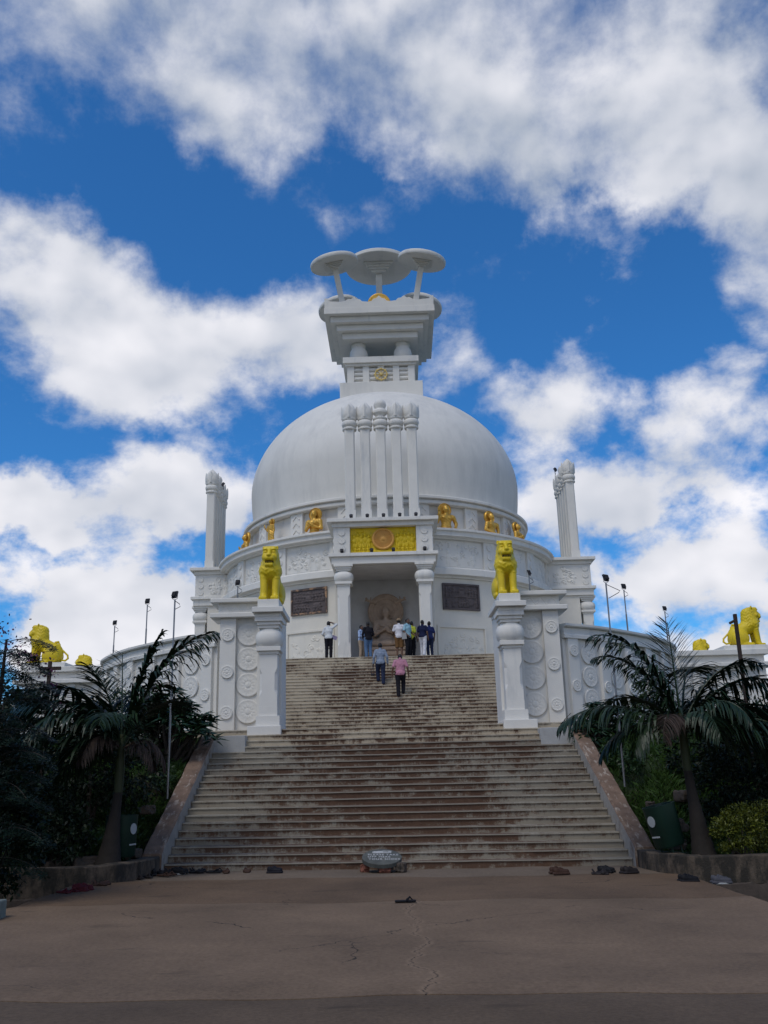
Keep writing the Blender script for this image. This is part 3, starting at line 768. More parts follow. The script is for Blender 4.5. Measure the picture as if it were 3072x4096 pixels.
def band_pilaster(a):
    p = MB(); p.ring(bx(8.85, 9.02, 11.2, 12.6), a-2.2, a+2.2, 4); o = p.build('pilaster', M['white'], ST, bevel=.01)
    for k in range(3):
        t = rad(a); inst(ROS_SM, 'rosette', o, (9.02*math.sin(t), -9.02*math.cos(t), 11.45+.45*k), t, .17)
seed = 5
for q in (-90, 0):      # the two quarters the photograph shows
    for a in (14, 34.5, 55.5, 76): frieze_pilaster(q+a)
    for a in (34.5, 55.5, 75.5): band_pilaster(q+a)
    for a, wd in ((23.9, 2.55), (45, 2.5), (65.5, 2.4)):
        seed += 1; relief_obj('relief_panel', M['white'], ST, wd, 1.22, .055, 'swirl', seed, R=8.905, ang=q+a, z0=11.30)
    for a in (23.7, 45, 66):
        seed += 1; A = q+a
        w2 = math.degrees(.97/8.93)
        fr = MB(); z0, z1 = 9.22, 10.46
        fr.ring(bx(8.86, 8.945, z0, z1), A-w2, A+w2, 16); sp = fr.build('stone_panel', M['stone'], ST)
        o = relief_obj('carved_relief', M['stone'], sp, 1.72, 1.06, .07, 'dark', seed, R=8.95, ang=A, z0=z0+.09)
        e = MB(); dm = math.degrees(.09/8.95)
        for (p0, p1, q0, q1) in ((A-w2, A+w2, z0-.005, z0+.085), (A-w2, A+w2, z1-.085, z1+.005), (A-w2, A-w2+dm, z0+.085, z1-.085), (A+w2-dm, A+w2, z0+.085, z1-.085)):
            e.ring(bx(8.87, 9.0, q0, q1), p0, p1, 16 if p1-p0 > 2 else 2)
        eo = e.build('stone_frame', M['stone2'] if (q, a) in ((-90, 66), (0, 23.7)) else M['stone'], sp)
        if q == 0 and a == 23.7: eo.data.materials.clear(); eo.data.materials.append(M['stone'])
        # shallow frame and white relief below
        w3 = 8.3; g = MB()
        for (p0, p1, q0, q1) in ((A-w3, A+w3, 8.36, 8.48), (A-w3, A-w3+.8, 6.5, 8.36), (A+w3-.8, A+w3, 6.5, 8.36)):
            g.ring(bx(8.86, 8.97, q0, q1), p0, p1, 18 if p1-p0 > 2 else 3)
        g.build('panel_frame', M['whitewarm'], ST, bevel=.01)
        relief_obj('relief_panel', M['whitewarm'], ST, 2.2, 1.7, .038, 'swirl', seed+40, R=8.905, ang=A, z0=6.55)

# harmika, inverted steps, parapet
b = MB(); b.sq(2.38, 21.6, 23.62); part(b, 'harmika_base', 'dome')
h = MB(); h.sq(1.80, 23.62, 24.80); HB = part(h, 'harmika')
for k in range(4):
    Mx = Matrix.Rotation(rad(90*k), 4, 'Z')
    p = MB(); p.M = Mx
    for i in range(5):
        x = -1.75+3.5*i/4; p.box(x-.19, x+.19, -1.97, -1.78, 23.62, 24.80)
    p.build('pilaster_row', M['white'], HB, bevel=.01)
    for j in range(4):
        p = MB(); p.M = Mx @ Matrix.Translation((0, -1.80, 23.78+.28*j)) @ Matrix.Rotation(rad(90), 4, 'Y'); p.lathe([(.115, -1.75), (.115, 1.75)], 14); p.build('roll_moulding', M['white'], HB, True)
b = MB(); b.sq(2.07, 24.80, 24.94); b.sq(2.20, 24.94, 25.30); part(b, 'harmika_cornice')
wheel = MB(); zc = 24.22
def torus(mb, c, R, r, n=32, m=8):
    v = [(c[0]+(R+r*math.cos(2*math.pi*j/m))*math.cos(2*math.pi*i/n), c[1]+r*math.sin(2*math.pi*j/m), c[2]+(R+r*math.cos(2*math.pi*j/m))*math.sin(2*math.pi*i/n)) for i in range(n) for j in range(m)]
    mb.add(v, [(i*m+j, ((i+1) % n)*m+j, ((i+1) % n)*m+(j+1) % m, i*m+(j+1) % m) for i in range(n) for j in range(m)])
torus(wheel, (0, -2.06, zc), .34, .042)
for i in range(8):
    t = rad(45*i); wheel.tube([(0, -2.06, zc), (.33*math.cos(t), -2.06, zc+.33*math.sin(t))], .024, 6)
    wheel.tube([(.35*math.cos(t), -2.06, zc+.35*math.sin(t)), (.42*math.cos(t), -2.06, zc+.42*math.sin(t))], [.05, .03], 6)
wheel.tube([(0, -2.0, zc), (0, -2.14, zc)], .08, 10); wheel.build('dharma_wheel', M['goldpale'], HB, True)
b = MB(); b.M = Matrix.Translation((0, -1.99, zc)) @ Matrix.Rotation(rad(90), 4, 'X'); b.lathe([(.36, -.02), (.38, .03), (.02, .035)], 40); b.build('wheel_back_disc', M['white'], HB, True)
for sx in (-1, 1):
    for sy in (-1, 1):
        b = MB(); b.lathe([(.30, 25.30), (.44, 25.42), (.52, 25.62), (.54, 25.82), (.50, 26.02), (.42, 26.16), (.40, 26.24), (.44, 26.32), (.44, 26.47)], 28, sx*1.30, sy*1.30); part(b, 'bulb_pillar', smooth=True, bevel=0)
b = MB()
for hh, z0, z1 in ((2.20, 26.46, 26.85), (2.53, 26.85, 27.22), (2.86, 27.22, 27.60), (3.20, 27.60, 27.98)):
    b.sq(hh, z0, z1)
part(b, 'inverted_steps')
def parapet_poly():
    pts = [(-3.16, 27.97), (3.16, 27.97)]
    top = [(-3.16, 28.62), (-3.06, 28.50), (-2.88, 28.42), (-2.6, 28.40), (-2.2, 28.36), (-1.95, 28.42), (-1.78, 28.55), (-1.62, 28.52), (-1.45, 28.66), (-1.28, 28.52), (-1.12, 28.50), (-.98, 28.36), (-.62, 28.32), (-.44, 28.36), (-.32, 28.50), (-.16, 28.54), (0, 28.70)]
    return pts+[(-x, z) for x, z in top]+top[::-1][1:]
for k in range(4):
    b = MB(); b.M = Matrix.Rotation(rad(90*k), 4, 'Z'); b.prism_y(parapet_poly(), -3.17+.001*(k % 2), -2.95); part(b, 'parapet', bevel=.01)
gw = inst(rosette_mesh('lotus_wheel', M['gold'], .66, .16, 28, 112), 'lotus_wheel', ST, (0, -2.55, 28.46)); 
b = MB(); b.lathe([(.70, -.05), (.70, .05)], 48); o = part(b, 'wheel_rim', 'gold', gw, True); o.rotation_euler = (rad(90), 0, 0); o.location = (0, .06, 0)

def umbrella(base, top, R, pw, k):
    base, top = Vector(base), Vector(top); ax = (top-base).normalized(); L_ = (top-base).length
    t = empty('umbrella', base, 0, ST); xa = (Vector((1, 0, 0))-ax*ax.x).normalized(); ya = ax.cross(xa)
    t.rotation_euler = Matrix(((xa.x, ya.x, ax.x), (xa.y, ya.y, ax.y), (xa.z, ya.z, ax.z))).to_euler()
    p = MB(); p.sq(pw, 0, L_-.30*k); p.build('post', M['white'], t, bevel=.015)
    s = MB(); z = L_-.44*k
    for hw_, th in ((.475, .11), (.63, .12), (.77, .12), (.90, .12)): s.sq(hw_*k, z, z+th*k*1.0+.002); z += th*k
    s.build('bracket_steps', M['white'], t, bevel=.01)
    c = MB(); c.lathe([(.02, z+.02), (R*.86, z-.02), (R*.985, z-.01), (R, z+.02), (R, z+.19), (R*.97, z+.25), (R*.7, z+.25+.16*k), (R*.35, z+.25+.26*k), (.03, z+.25+.30*k)], 96); c.build('canopy', M['white'], t, True)
umbrella((0, 0, 27.98), (0, -.03, 32.30), 2.06, .19, 1.0)
for sx in (-1, 1):
    for sy in (-1, 1): umbrella((sx*2.02, sy*2.35, 27.9), (sx*2.58, sy*2.78, 30.98), 1.42, .165, .62)
b = MB(); b.tube([(0, 0, 32.6), (0, 0, 33.5)], [.02, .012], 6); b.box(-.12, .12, -.01, .01, 33.5, 33.53); b.tube([(0, 0, 33.5), (0, 0, 33.75)], [.03, .004], 6); part(b, 'lightning_rod', 'black', bevel=0)

# the four portals: entablature and walls, two bulb pillars, five lotus columns
def bulb_pillar(parent, cx, cy, z0, z1, hw, name='pillar', cap_h=1.0):
    """square shaft with chamfered corners, moulded plinth, round bulb between slabs"""
    o = MB(); hb = hw
    o.sq(hb*1.32, z0, z0+.26, cx, cy)
    o.sq(hb*1.02, z0+.26, z0+.50, cx, cy)
    zt = z1-1.10*cap_h; c = hb*.30; zi, zo = z0+.75, zt-.35
    def octo(cc): return [(cx+a, cy+b_) for a, b_ in ((-hb+cc, -hb), (hb-cc, -hb), (hb, -hb+cc), (hb, hb-cc), (hb-cc, hb), (-hb+cc, hb), (-hb, hb-cc), (-hb, -hb+cc))]
    levels = [(z0+.50, .002), (zi, .002), (zi+.16, c), (zo-.16, c), (zo, .002), (zt, .002)]
    v = []; f = []
    for z, cc in levels: v += [(x, y, z) for x, y in octo(cc)]
    for i in range(len(levels)-1):
        for k in range(8): f.append((i*8+k, i*8+(k+1) % 8, (i+1)*8+(k+1) % 8, (i+1)*8+k))
    o.add(v, f)
    sh = o.build(name, M['white'], parent, bevel=.008)
    b_ = MB(); q = cap_h
    b_.sq(hb*1.12, zt, zt+.09*q, cx, cy); b_.sq(hb*1.38, zt+.09*q, zt+.22*q, cx, cy); b_.build('capital_slab', M['white'], sh if parent is not None and parent.parent is None else parent, bevel=.008)
    u = MB(); zb = zt+.22*q
    u.lathe([(hb*1.25, zb), (hb*1.48, zb+.08*q), (hb*1.60, zb+.22*q), (hb*1.56, zb+.36*q), (hb*1.36, zb+.46*q), (hb*1.12, zb+.50*q), (hb*1.02, zb+.56*q)], 32, cx, cy, 2.7)
    u.build('bulb', M['white'], sh if parent is not None and parent.parent is None else parent, True)
    a = MB(); zc_ = zb+.56*q
    a.sq(hb*1.16, zc_, zc_+.09*q, cx, cy); a.sq(hb*1.34, zc_+.09*q, zc_+.19*q, cx, cy); a.sq(hb*1.55, zc_+.19*q, z1, cx, cy)
    a.build('abacus', M['white'], sh if parent is not None and parent.parent is None else parent, bevel=.008)
    return sh

LOTUS = [(.30, 0), (.335, .03), (.335, .10), (.30, .13), (.27, .15), (.33, .19), (.36, .27), (.36, .36), (.33, .44), (.29, .47), (.33, .50), (.345, .56), (.33, .58)]
BUD = [(.31, .58), (.345, .68), (.36, .80), (.35, .94), (.315, 1.08), (.25, 1.21), (.165, 1.32), (.08, 1.40), (.03, 1.45), (.004, 1.48)]
VASE = [(.24, .58), (.21, .66), (.24, .74), (.33, .82), (.345, .92), (.30, 1.0), (.24, 1.04), (.25, 1.10), (.30, 1.24), (.30, 1.30), (.27, 1.40), (.20, 1.50), (.02, 1.56)]
def petals(mb, cx, cy, z, up, n=4):
    for i in range(n):
        t = 2*math.pi*i/n; v = []; rows = 7
        for j in range(rows):
            u = j/(rows-1); w = .20*math.sin(math.pi*min(1, .25+u*.75))**.9 if u < 1 else .004; r = .362+.02*math.sin(u*2.6)-.03*u*u
            for sd in (-1, 0, 1): rr_ = r-(.10*w/.2 if sd else -.02); v.append((cx+rr_*math.cos(t)-sd*w*math.sin(t), cy+rr_*math.sin(t)+sd*w*math.cos(t), z+u*.66))
        k = len(v)
        v += [(cx+(p[0]-cx)*.93, cy+(p[1]-cy)*.93, p[2]) for p in v]
        f = []
        for j in range(rows-1):
            for c in (0, 1): f += [(j*3+c, j*3+c+1, j*3+c+4, j*3+c+3), (k+j*3+c+3, k+j*3+c+4, k+j*3+c+1, k+j*3+c)]
            f += [(j*3, j*3+3, k+j*3+3, k+j*3), (j*3+2, k+j*3+2, k+j*3+5, j*3+5)]
        mb.add(v, f)
def lotus_column(parent, cx, cy, z0, zc, vase=False):
    o = MB(); hb = .232; cc = .05
    pl = [(cx+a, cy+b_) for a, b_ in ((-hb+cc, -hb), (hb-cc, -hb), (hb, -hb+cc), (hb, hb-cc), (hb-cc, hb), (-hb+cc, hb), (-hb, hb-cc), (-hb, -hb+cc))]
    o.prism_z(pl, z0+.55, zc); o.sq(hb+.012, z0, z0+.55, cx, cy)
    sh = o.build('lotus_column', M['white'], parent)
    c = MB(); c.lathe([(r, zc+z) for r, z in LOTUS]+[(r, zc+z) for r, z in (VASE if vase else BUD)], 28, cx, cy)
    c.lathe([(.24, zc-.02), (.24, zc+.02)], 20, cx, cy)
    c.build('column_capital', M['white'], parent, True)
    if not vase:
        c2 = MB(); petals(c2, cx, cy, zc+.58, 1.0); c2.build('lotus_petals', M['white'], parent, True)

def portal(k):
    dr = (0, -.12, 0, -.78)[k]; P = empty('portal', (-dr*math.sin(rad(90*k))*-1*-1, 0, 0), rad(90*k), ST)
    P.location = (dr*math.sin(rad(90*k)), -dr*math.cos(rad(90*k)), 0)
    rel = k in (0, 1, 3)
    b = MB()
    # side walls, back wall, ceiling and floor of the niche
    for s in (-1, 1):
        b.box(min(s*1.72, s*2.22), max(s*1.72, s*2.22), -10.45, -8.0, 4.5, 10.88)
    b.box(-2.22, 2.22, -10.9, -7.5, 10.88, 11.22)
    b.build('portal_wall', M['whitewarm'], P, bevel=.01)
    n = MB(); n.box(-1.72, -1.715, -10.40, -7.6, 6.5, 10.87); n.box(1.715, 1.72, -10.40, -7.6, 6.5, 10.87); n.box(-1.72, 1.72, -7.6, -7.4, 6.5, 10.87); n.box(-1.71, 1.71, -10.85, -7.6, 10.86, 10.875)
    n.build('niche_lining', M['niche'], P)
    b = MB(); b.box(-2.3, 2.3, -11.28, -7.4, 4.5, 6.497); b.build('portal_floor', M['whitewarm'], P)
    for s in (-1, 1):
        bulb_pillar(P, s*1.80, -10.87, 6.5, 10.885, .275, 'portal_pillar', .88)
    b = MB(); b.box(-2.32, 2.32, -11.22, -8.5, 10.886, 11.22); b.box(-2.44, 2.44, -11.34, -8.5, 11.22, 11.37); b.build('lintel', M['white'], P, bevel=.01)
    b = MB(); b.box(-1.49, 1.49, -10.94, -8.6, 11.37, 12.60)
    for s in (-1, 1): b.box(min(s*1.49, s*2.22), max(s*1.49, s*2.22), -11.15, -8.6, 11.37, 12.60)
    b.build('portal_attic', M['white'], P, bevel=.008)
    b = MB(); b.box(-2.30, 2.30, -11.24, -8.3, 12.60, 12.80); b.box(-2.50, 2.50, -11.42, -8.3, 12.80, 12.96); b.build('portal_cornice', M['white'], P, bevel=.012)
    for s in (-1, 1):
        for j in range(3): inst(ROS_SM, 'rosette', P, (s*1.855, -11.15, 11.62+.37*j), 0, .155)
        for j in range(3): inst(ROS_SM, 'rosette', P, (s*2.22, -10.85, 11.62+.37*j), s*rad(90), .155)
        for j in range(1):
            X, Z, H = relief_field(1.35, 1.0, 60, 44, 'swirl', 70+k); id_ = np.arange(60*44).reshape(60, 44)
            Pp = np.stack([s*(2.225+H*.06), -10.45+X, 11.48+Z], -1).reshape(-1, 3); q = np.stack([id_[:-1, :-1], id_[1:, :-1], id_[1:, 1:], id_[:-1, 1:]], -1).reshape(-1, 4)
            quad_obj('relief_panel', Pp, q, M['white'], P, True)
    if k == 0:
        relief_obj('relief_panel', M['yellow2'], P, 2.96, 1.22, .09, 'yellow', 3, r0=10.945, z0=11.375, step=.018)
        w_ = MB(); torus(w_, (0, -11.02, 12.05), .45, .055, 48)
        w_.M = Matrix.Translation((0, -11.0, 12.05)) @ Matrix.Rotation(rad(90), 4, 'X'); w_.lathe([(.43, -.04), (.43, .02)], 48); w_.lathe([(.09, .0), (.09, .07), (.05, .09)], 20)
        for i in range(32):
            w_.M = Matrix.Translation((0, -11.035, 12.05)) @ Matrix.Rotation(2*math.pi*i/32, 4, 'Y'); w_.box(.09, .40, -.014, .01, -.011, .011)
        w_.M = None; w_.build('spoked_wheel', M['ochre'], P, True)
    for i in range(5): lotus_column(P, -1.46+.73*i, -10.55, 12.96, 17.45, i == 2)
for k in range(4): portal(k)

# ------------------------------------------------------------------ entrance piers, curved walls, corner blocks
def pier(s, lb):
    t = empty('entrance_pier', (s*3.7, 24.6, 0)); tag(t, lb, 'pier', 'lion piers of the entrance stairs')
    ox, oy = -s*3.7, -24.6
    def B(mb, x0, x1, y0, y1, z0, z1): mb.box(min(s*x0, s*x1)+ox, max(s*x0, s*x1)+ox, y0+oy, y1+oy, z0, z1)
    m = MB(); B(m, 2.84, 3.70, 24.12, 25.98, 2.45, 3.02); B(m, 3.70, 4.64, 24.55, 25.98, 2.45, 2.92); m.build('plinth', M['white'], t, bevel=.012)
    m = MB(); B(m, 3.66, 4.74, 23.57, 25.9, 2.0, 2.77); m.build('base_block', M['plinthgrey'], t, bevel=.012)
    m = MB(); B(m, 2.90, 3.56, 24.83, 25.9, 3.02, 5.84); m.build('pier_body', M['white'], t, bevel=.012)
    bulb_pillar(t, s*3.20+ox, 24.60+oy, 3.02, 5.84, .232, 'pillar', .88)
    m = MB(); B(m, 2.88, 3.56, 24.24, 25.84, 5.84, 5.95); B(m, 2.80, 3.62, 24.10, 25.94, 5.95, 6.09); B(m, 2.92, 3.49, 24.22, 25.8, 6.09, 6.31); m.build('cap', M['white'], t, bevel=.012)
    m = MB(); B(m, 3.56, 4.62, 25.12, 25.8, 2.6, 5.96); m.build('wing_wall', M['white'], t, bevel=.01)
    m = MB(); B(m, 4.17, 4.60, 24.99, 25.12, 2.92, 5.96); m.build('pilaster', M['white'], t, bevel=.01)
    m = MB(); B(m, 3.58, 4.66, 25.02, 25.85, 6.09, 6.37); fo = m.build('frieze', M['white'], t, bevel=.008)
    m = MB()
    for k in range(3):
        x0 = 3.72+.30*k
        for (a, b_) in (((x0, 6.12), (x0+.15, 6.34)), ((x0+.15, 6.34), (x0+.30, 6.12))):
            m.tube([(s*a[0]+ox, 25.02+oy, a[1]), (s*b_[0]+ox, 25.02+oy, b_[1])], .011, 5)
    m.build('chevron_carving', M['white'], fo)
    m = MB(); B(m, 3.56, 4.86, 24.86, 25.98, 5.96, 6.09); B(m, 3.50, 4.86, 24.86, 25.98, 6.37, 6.49); m.build('cap_slab', M['white'], t, bevel=.02)
    for z in (5.50, 4.50, 3.43): inst(ROS_SM, 'rosette', t, (s*4.385+ox, 24.99+oy, z), 0, .168)
    for z in (5.52, 4.85, 4.16, 3.46): inst(ROS_BIG, 'rosette', t, (s*3.83+ox, 25.12+oy, z), 0, .315)
pier(-1, 'white pier with disc carvings under the seated lion left of the stairs')
pier(1, 'white pier with disc carvings under the seated lion right of the stairs')

def terrace_wall(s, lb):
    t = empty('terrace_wall', (s*7, 28, 0)); tag(t, lb, 'wall', 'curved disc-carved terrace walls')
    P = [Vector((x, y)) for x, y in WALL]; pts = []
    for i in range(len(P)-1):      # Catmull-Rom through the plan points
        p0, p1, p2, p3 = P[max(i-1, 0)], P[i], P[i+1], P[min(i+2, len(P)-1)]
        for k in range(8):
            u = k/8; pts.append(.5*((2*p1)+(p2-p0)*u+(2*p0-5*p1+4*p2-p3)*u*u+(3*p1-p0-3*p2+p3)*u**3))
    pts.append(P[-1]); L_ = [0]
    for i in range(1, len(pts)): L_.append(L_[-1]+(pts[i]-pts[i-1]).length)
    nor = []
    for i in range(len(pts)):
        d = (pts[min(i+1, len(pts)-1)]-pts[max(i-1, 0)]).normalized(); nor.append(Vector((d.y, -d.x)))
    def at(l):
        for i in range(1, len(pts)):
            if L_[i] >= l or i == len(pts)-1:
                u = (l-L_[i-1])/(L_[i]-L_[i-1]); return pts[i-1].lerp(pts[i], u), nor[i-1].lerp(nor[i], u).normalized()
    def loc(p, z): return (s*(p.x-7), p.y-28, z)
    def sweep(prof, l0, l1, step=.2):
        b = MB(); n = max(2, int((l1-l0)/step)); v = []; f = []; m = len(prof)
        for i in range(n+1):
            p, q = at(l0+(l1-l0)*i/n)
            for o_, z in prof: v.append(loc(p+q*o_, z))
        for i in range(n):
            for k in range(m): f.append((i*m+k, (i+1)*m+k, (i+1)*m+(k+1) % m, i*m+(k+1) % m))
        f += [tuple(range(m)), tuple(n*m+k for k in range(m-1, -1, -1))]
        return b.add(v, f)
    T = L_[-1]
    sweep([(-.35, 1.8), (0, 1.8), (0, 5.24), (-.35, 5.24)], 0, T).build('wall_body', M['white'], t, True)
    sweep([(-.38, 5.24), (.13, 5.24), (.13, 5.33), (.09, 5.36), (.09, 5.54), (-.38, 5.54)], 0, T).build('rail', M['white'], t, True)
    sweep([(-.42, 5.54), (.16, 5.54), (.19, 5.57), (.19, 5.63), (-.42, 5.63)], 0, T).build('coping', M['white'], t, True)
    sweep([(-.1, 1.8), (.10, 1.8), (.10, 2.62), (-.1, 2.62)], 0, T).build('plinth', M['white'], t, True)
    l = .12
    while l+.4 < T:
        sweep([(-.1, 2.62), (.10, 2.62), (.10, 5.24), (-.1, 5.24)], l, l+.38, .1).build('pilaster', M['white'], t, bevel=.01)
        p, q = at(l+.19)
        for z in (4.90, 3.95, 3.0): inst(ROS_SM, 'rosette', t, loc(p+q*.10, z), s*math.atan2(q.x, -q.y), .155)
        if l+.81+.3 < T:
            p, q = at(l+.81)
            for z in (4.84, 4.22, 3.60, 2.98): inst(ROS_BIG, 'rosette', t, loc(p+q*.0, z), s*math.atan2(q.x, -q.y), .285)
        l += 1.24
terrace_wall(-1, 'curved white wall with carved discs behind the left palm')
terrace_wall(1, 'curved white wall with carved discs behind the right palm')

def corner_block(s, lb):
    t = empty('terrace_bastion', (s*11+(.45 if s > 0 else 0), 33, 0)); tag(t, lb, 'wall', 'square terrace bastions under the side lions')
    def B(mb, x0, x1, y0, y1, z0, z1): mb.box(min(s*x0, s*x1)-s*11, max(s*x0, s*x1)-s*11, y0-33, y1-33, z0, z1)
    m = MB(); B(m, 9.4, 12.45, 31.95, 34.2, -1.0, 5.45); m.build('wall_body', M['white'], t, bevel=.015)
    m = MB(); B(m, 9.45, 12.60, 31.80, 34.3, 5.45, 5.63); B(m, 9.5, 12.80, 31.72, 34.3, 5.06, 5.19); B(m, 9.5, 12.62, 31.85, 34.3, 4.45, 4.55); B(m, 9.5, 12.72, 31.80, 34.3, 3.4, 3.62); m.build('moulding', M['white'], t, bevel=.015)
    m = MB(); B(m, 11.15, 12.66, 32.0, 33.1, 5.63, 5.80); m.build('lion_plinth', M['white'], t, bevel=.012)
    m = MB()
    for x in (9.9, 10.7, 11.5, 12.2): B(m, x, x+.22, 31.86, 31.95, 3.62, 5.06)
    m.build('pilaster_row', M['white'], t, bevel=.01)
    m = MB(); B(m, 12.0, 14.2, 38.2, 40.2, 1.0, 5.63); m.build('rear_pier', M['white'], t, bevel=.015)
corner_block(-1, 'square white bastion with ledges under the far left yellow lion')
corner_block(1, 'square white bastion with ledges under the far right yellow lion')

# ------------------------------------------------------------------ yellow lions
def lion_mesh():
    S = SDF((-.46, -.52, -.02), (.46, 1.22, 1.62), .0125)
    S.ell((0, .56, .40), (.27, .36, .36), .05)
    for x in (-1, 1):
        S.ell((x*.235, .52, .30), (.145, .33, .29), .05); S.cap((x*.27, .42, .07), (x*.28, .10, .055), .085, .07, .04)
    S.cap((0, .55, .52), (0, .02, .80), .26, .27, .1)
    S.ell((0, -.04, .84), (.335, .29, .27), .07); S.ell((0, .03, 1.06), (.275, .28, .30), .09); S.ell((0, .06, 1.27), (.235, .23, .21), .06)
    S.box((0, -.09, 1.30), (.205, .20, .20), .08, .05); S.box((0, -.14, 1.10), (.185, .16, .16), .08, .06)
    S.box((0, -.29, 1.155), (.135, .13, .085), .06, .05); S.box((0, -.25, .965), (.125, .125, .050), .04, .04)
    S.cap((0, -.27, 1.38), (0, -.40, 1.225), .050, .058, .03); S.ell((0, -.425, 1.215), (.072, .034, .036), .012)
    for x in (-1, 1):
        S.ell((x*.08, -.37, 1.135), (.075, .06, .065), .03)
        S.ell((x*.115, -.27, 1.405), (.085, .04, .026), .02); S.ell((x*.115, -.305, 1.33), (.062, .05, .040), .012, True); S.ell((x*.115, -.268, 1.33), (.053, .032, .032), .006)
        S.ell((x*.165, -.22, 1.19), (.065, .07, .08), .04)
        S.ell((x*.19, -.04, 1.49), (.048, .035, .058), .02); S.ell((x*.193, -.08, 1.49), (.026, .03, .034), .008, True)
        S.cap((x*.175, -.10, .78), (x*.17, -.17, .12), .125, .098, .035); S.cap((x*.17, -.19, .10), (x*.17, -.22, .07), .105, .09, .03)
        S.box((x*.17, -.27, .05), (.12, .13, .055), .04, .025)
        for j in (-1, 0, 1): S.cap((x*.17+j*.052, -.42, .07), (x*.17+j*.048, -.33, .11), .011, .008, .01, True)
    S.box((0, -.36, 1.040), (.120, .17, .019), .015, .010, True)
    T = [(0, .86, .14), (0, 1.02, .12), (0, 1.12, .20), (0, 1.10, .32), (0, .94, .47), (0, .80, .60), (0, .76, .74), (0, .70, .84), (0, .60, .82)]
    for a, b_ in zip(T, T[1:]): S.cap(a, b_, .034, .034, .01)
    S.cap(T[-2], T[-1], .045, .05, .01)
    def curls(x, y, z):
        th = np.arctan2(x, y-.02); c = np.abs(np.sin(th*9.5+.9*np.sin(z*31)+.6*np.sin(z*13+th*3)))**.8*(.55+.45*np.sin(z*52+2.2*np.sin(th*6)))
        zone = ((z > .60) & (z < .92)) | ((z >= .92) & (z < 1.46) & (y > -.10))
        zone = zone & ((z > .74) | (y < .12)) & (y < .34-.0*z)
        return -np.where(zone, .012*c, 0)
    S.warp(curls)
    return S.mesh()
LV, LQ = lion_mesh()
def lion(loc, rz, s, lb, sx=1):
    o = quad_obj('lion_statue', LV, LQ, M['yellow'], None, True)
    o.location = loc; o.rotation_euler = (0, 0, rz); o.scale = (s*sx, s, s)
    m = MB(); m.box(-.115, .115, -.36, -.20, 1.020, 1.060); m.build('mouth', M['mouth'], o)
    m = MB()
    for x in (-.075, -.025, .025, .075): m.box(x-.014, x+.014, -.366, -.345, 1.02, 1.034)
    m.build('teeth', M['yellow'], o)
    return tag(o, lb, 'lion statue', 'yellow seated lion statues')
M['mouth'] = mat('dark_mouth', (.035, .018, .012), .8)
lion((-3.205, 24.66, 6.312), rad(0), 1.0, 'yellow lion statue facing front on the pier left of the stairs', .93)
lion((3.205, 24.66, 6.312), rad(0), 1.0, 'yellow lion statue facing front on the pier right of the stairs', .93)
lion((-12.25, 32.55, 5.802), rad(-93), .92, 'yellow lion statue in profile on the far left terrace bastion')
lion((12.80, 32.55, 5.802), rad(93), .92, 'yellow lion statue in profile on the far right terrace bastion')
lion((-12.75, 39.2, 5.632), rad(-90), .92, 'yellow lion half hidden behind the left terrace parapet, only its back and head showing')
lion((13.2, 39.2, 5.632), rad(90), .92, 'yellow lion half hidden behind the right terrace parapet, only its head and back showing')

# ------------------------------------------------------------------ seated and standing figures
def seated(arms, h=.018, halo=True):
    S = SDF((-.50, -.45, -.03), (.50, .42, 1.15), h)
    S.ell((0, .0, .10), (.30, .22, .13), .05)
    for x in (-1, 1): S.cap((x*.16, .02, .12), (x*.40, -.16, .10), .115, .085, .05); S.cap((x*.40, -.16, .09), (-x*.10, -.28, .08), .08, .06, .04)
    S.ell((0, .02, .28), (.175, .125, .18), .06); S.ell((0, .01, .50), (.20, .125, .17), .07); S.cap((-.19, .01, .605), (.19, .01, .605), .085, .085, .06)
    S.cap((0, 0, .62), (0, -.01, .76), .062, .058, .03); S.ell((0, -.02, .855), (.092, .105, .12), .02); S.ell((0, .0, .965), (.05, .05, .045), .02)
    S.ell((0, .005, .90), (.097, .105, .095), .01); S.ell((0, -.128, .845), (.016, .02, .026), .012)
    for x in (-1, 1): S.ell((x*.098, 0, .83), (.014, .022, .05), .012); S.ell((x*.037, -.122, .868), (.026, .020, .012), .006, True); S.ell((x*.09, -.085, .55), (.075, .05, .06), .04)
    S.ell((0, -.122, .795), (.034, .014, .010), .006, True)
    pose = {'chest': [((-.235, -.01, .585), (-.285, -.03, .33), (-.055, -.19, .43)), ((.235, -.01, .585), (.285, -.03, .33), (.055, -.19, .39))],
            'raise': [((-.25, -.03, .58), (-.36, -.08, .38), (-.34, -.20, .62)), ((.25, -.03, .58), (.36, 0, .36), (.26, -.16, .20))],
            'rest': [((-.25, -.03, .58), (-.32, -.02, .36), (-.10, -.22, .20)), ((.25, -.03, .58), (.32, -.02, .36), (.10, -.22, .20))]}[arms]
    for a, e, w in pose:
        S.cap(a, e, .075, .058, .03); S.cap(e, w, .056, .042, .02); w = np.array(w); up = np.array((0, -.02, .09)) if arms == 'raise' and w[0] < 0 else np.array((.05 if w[0] < 0 else -.05, -.04, .05 if arms == 'chest' else -.01))
        S.cap(w, w+up*.6, .040, .036, .012)
        for j in range(4):
            o_ = np.array(((j-1.5)*.019, 0, 0)) if abs(up[2]) > .04 else np.array((0, (j-1.5)*.019, 0)); S.cap(w+up*.6+o_, w+up*1.5+o_, .013, .011, .006)
        S.cap(w+up*.2+np.array((.035, -.01, 0)), w+up*.9+np.array((.055, -.02, 0)), .013, .011, .006)
    def folds(x, y, z): return -np.where((z > .22) & (z < .6) & (y < 0), .004*np.sin(z*70+x*42), 0)
    S.warp(folds)
    if halo: pass
    return S.mesh()
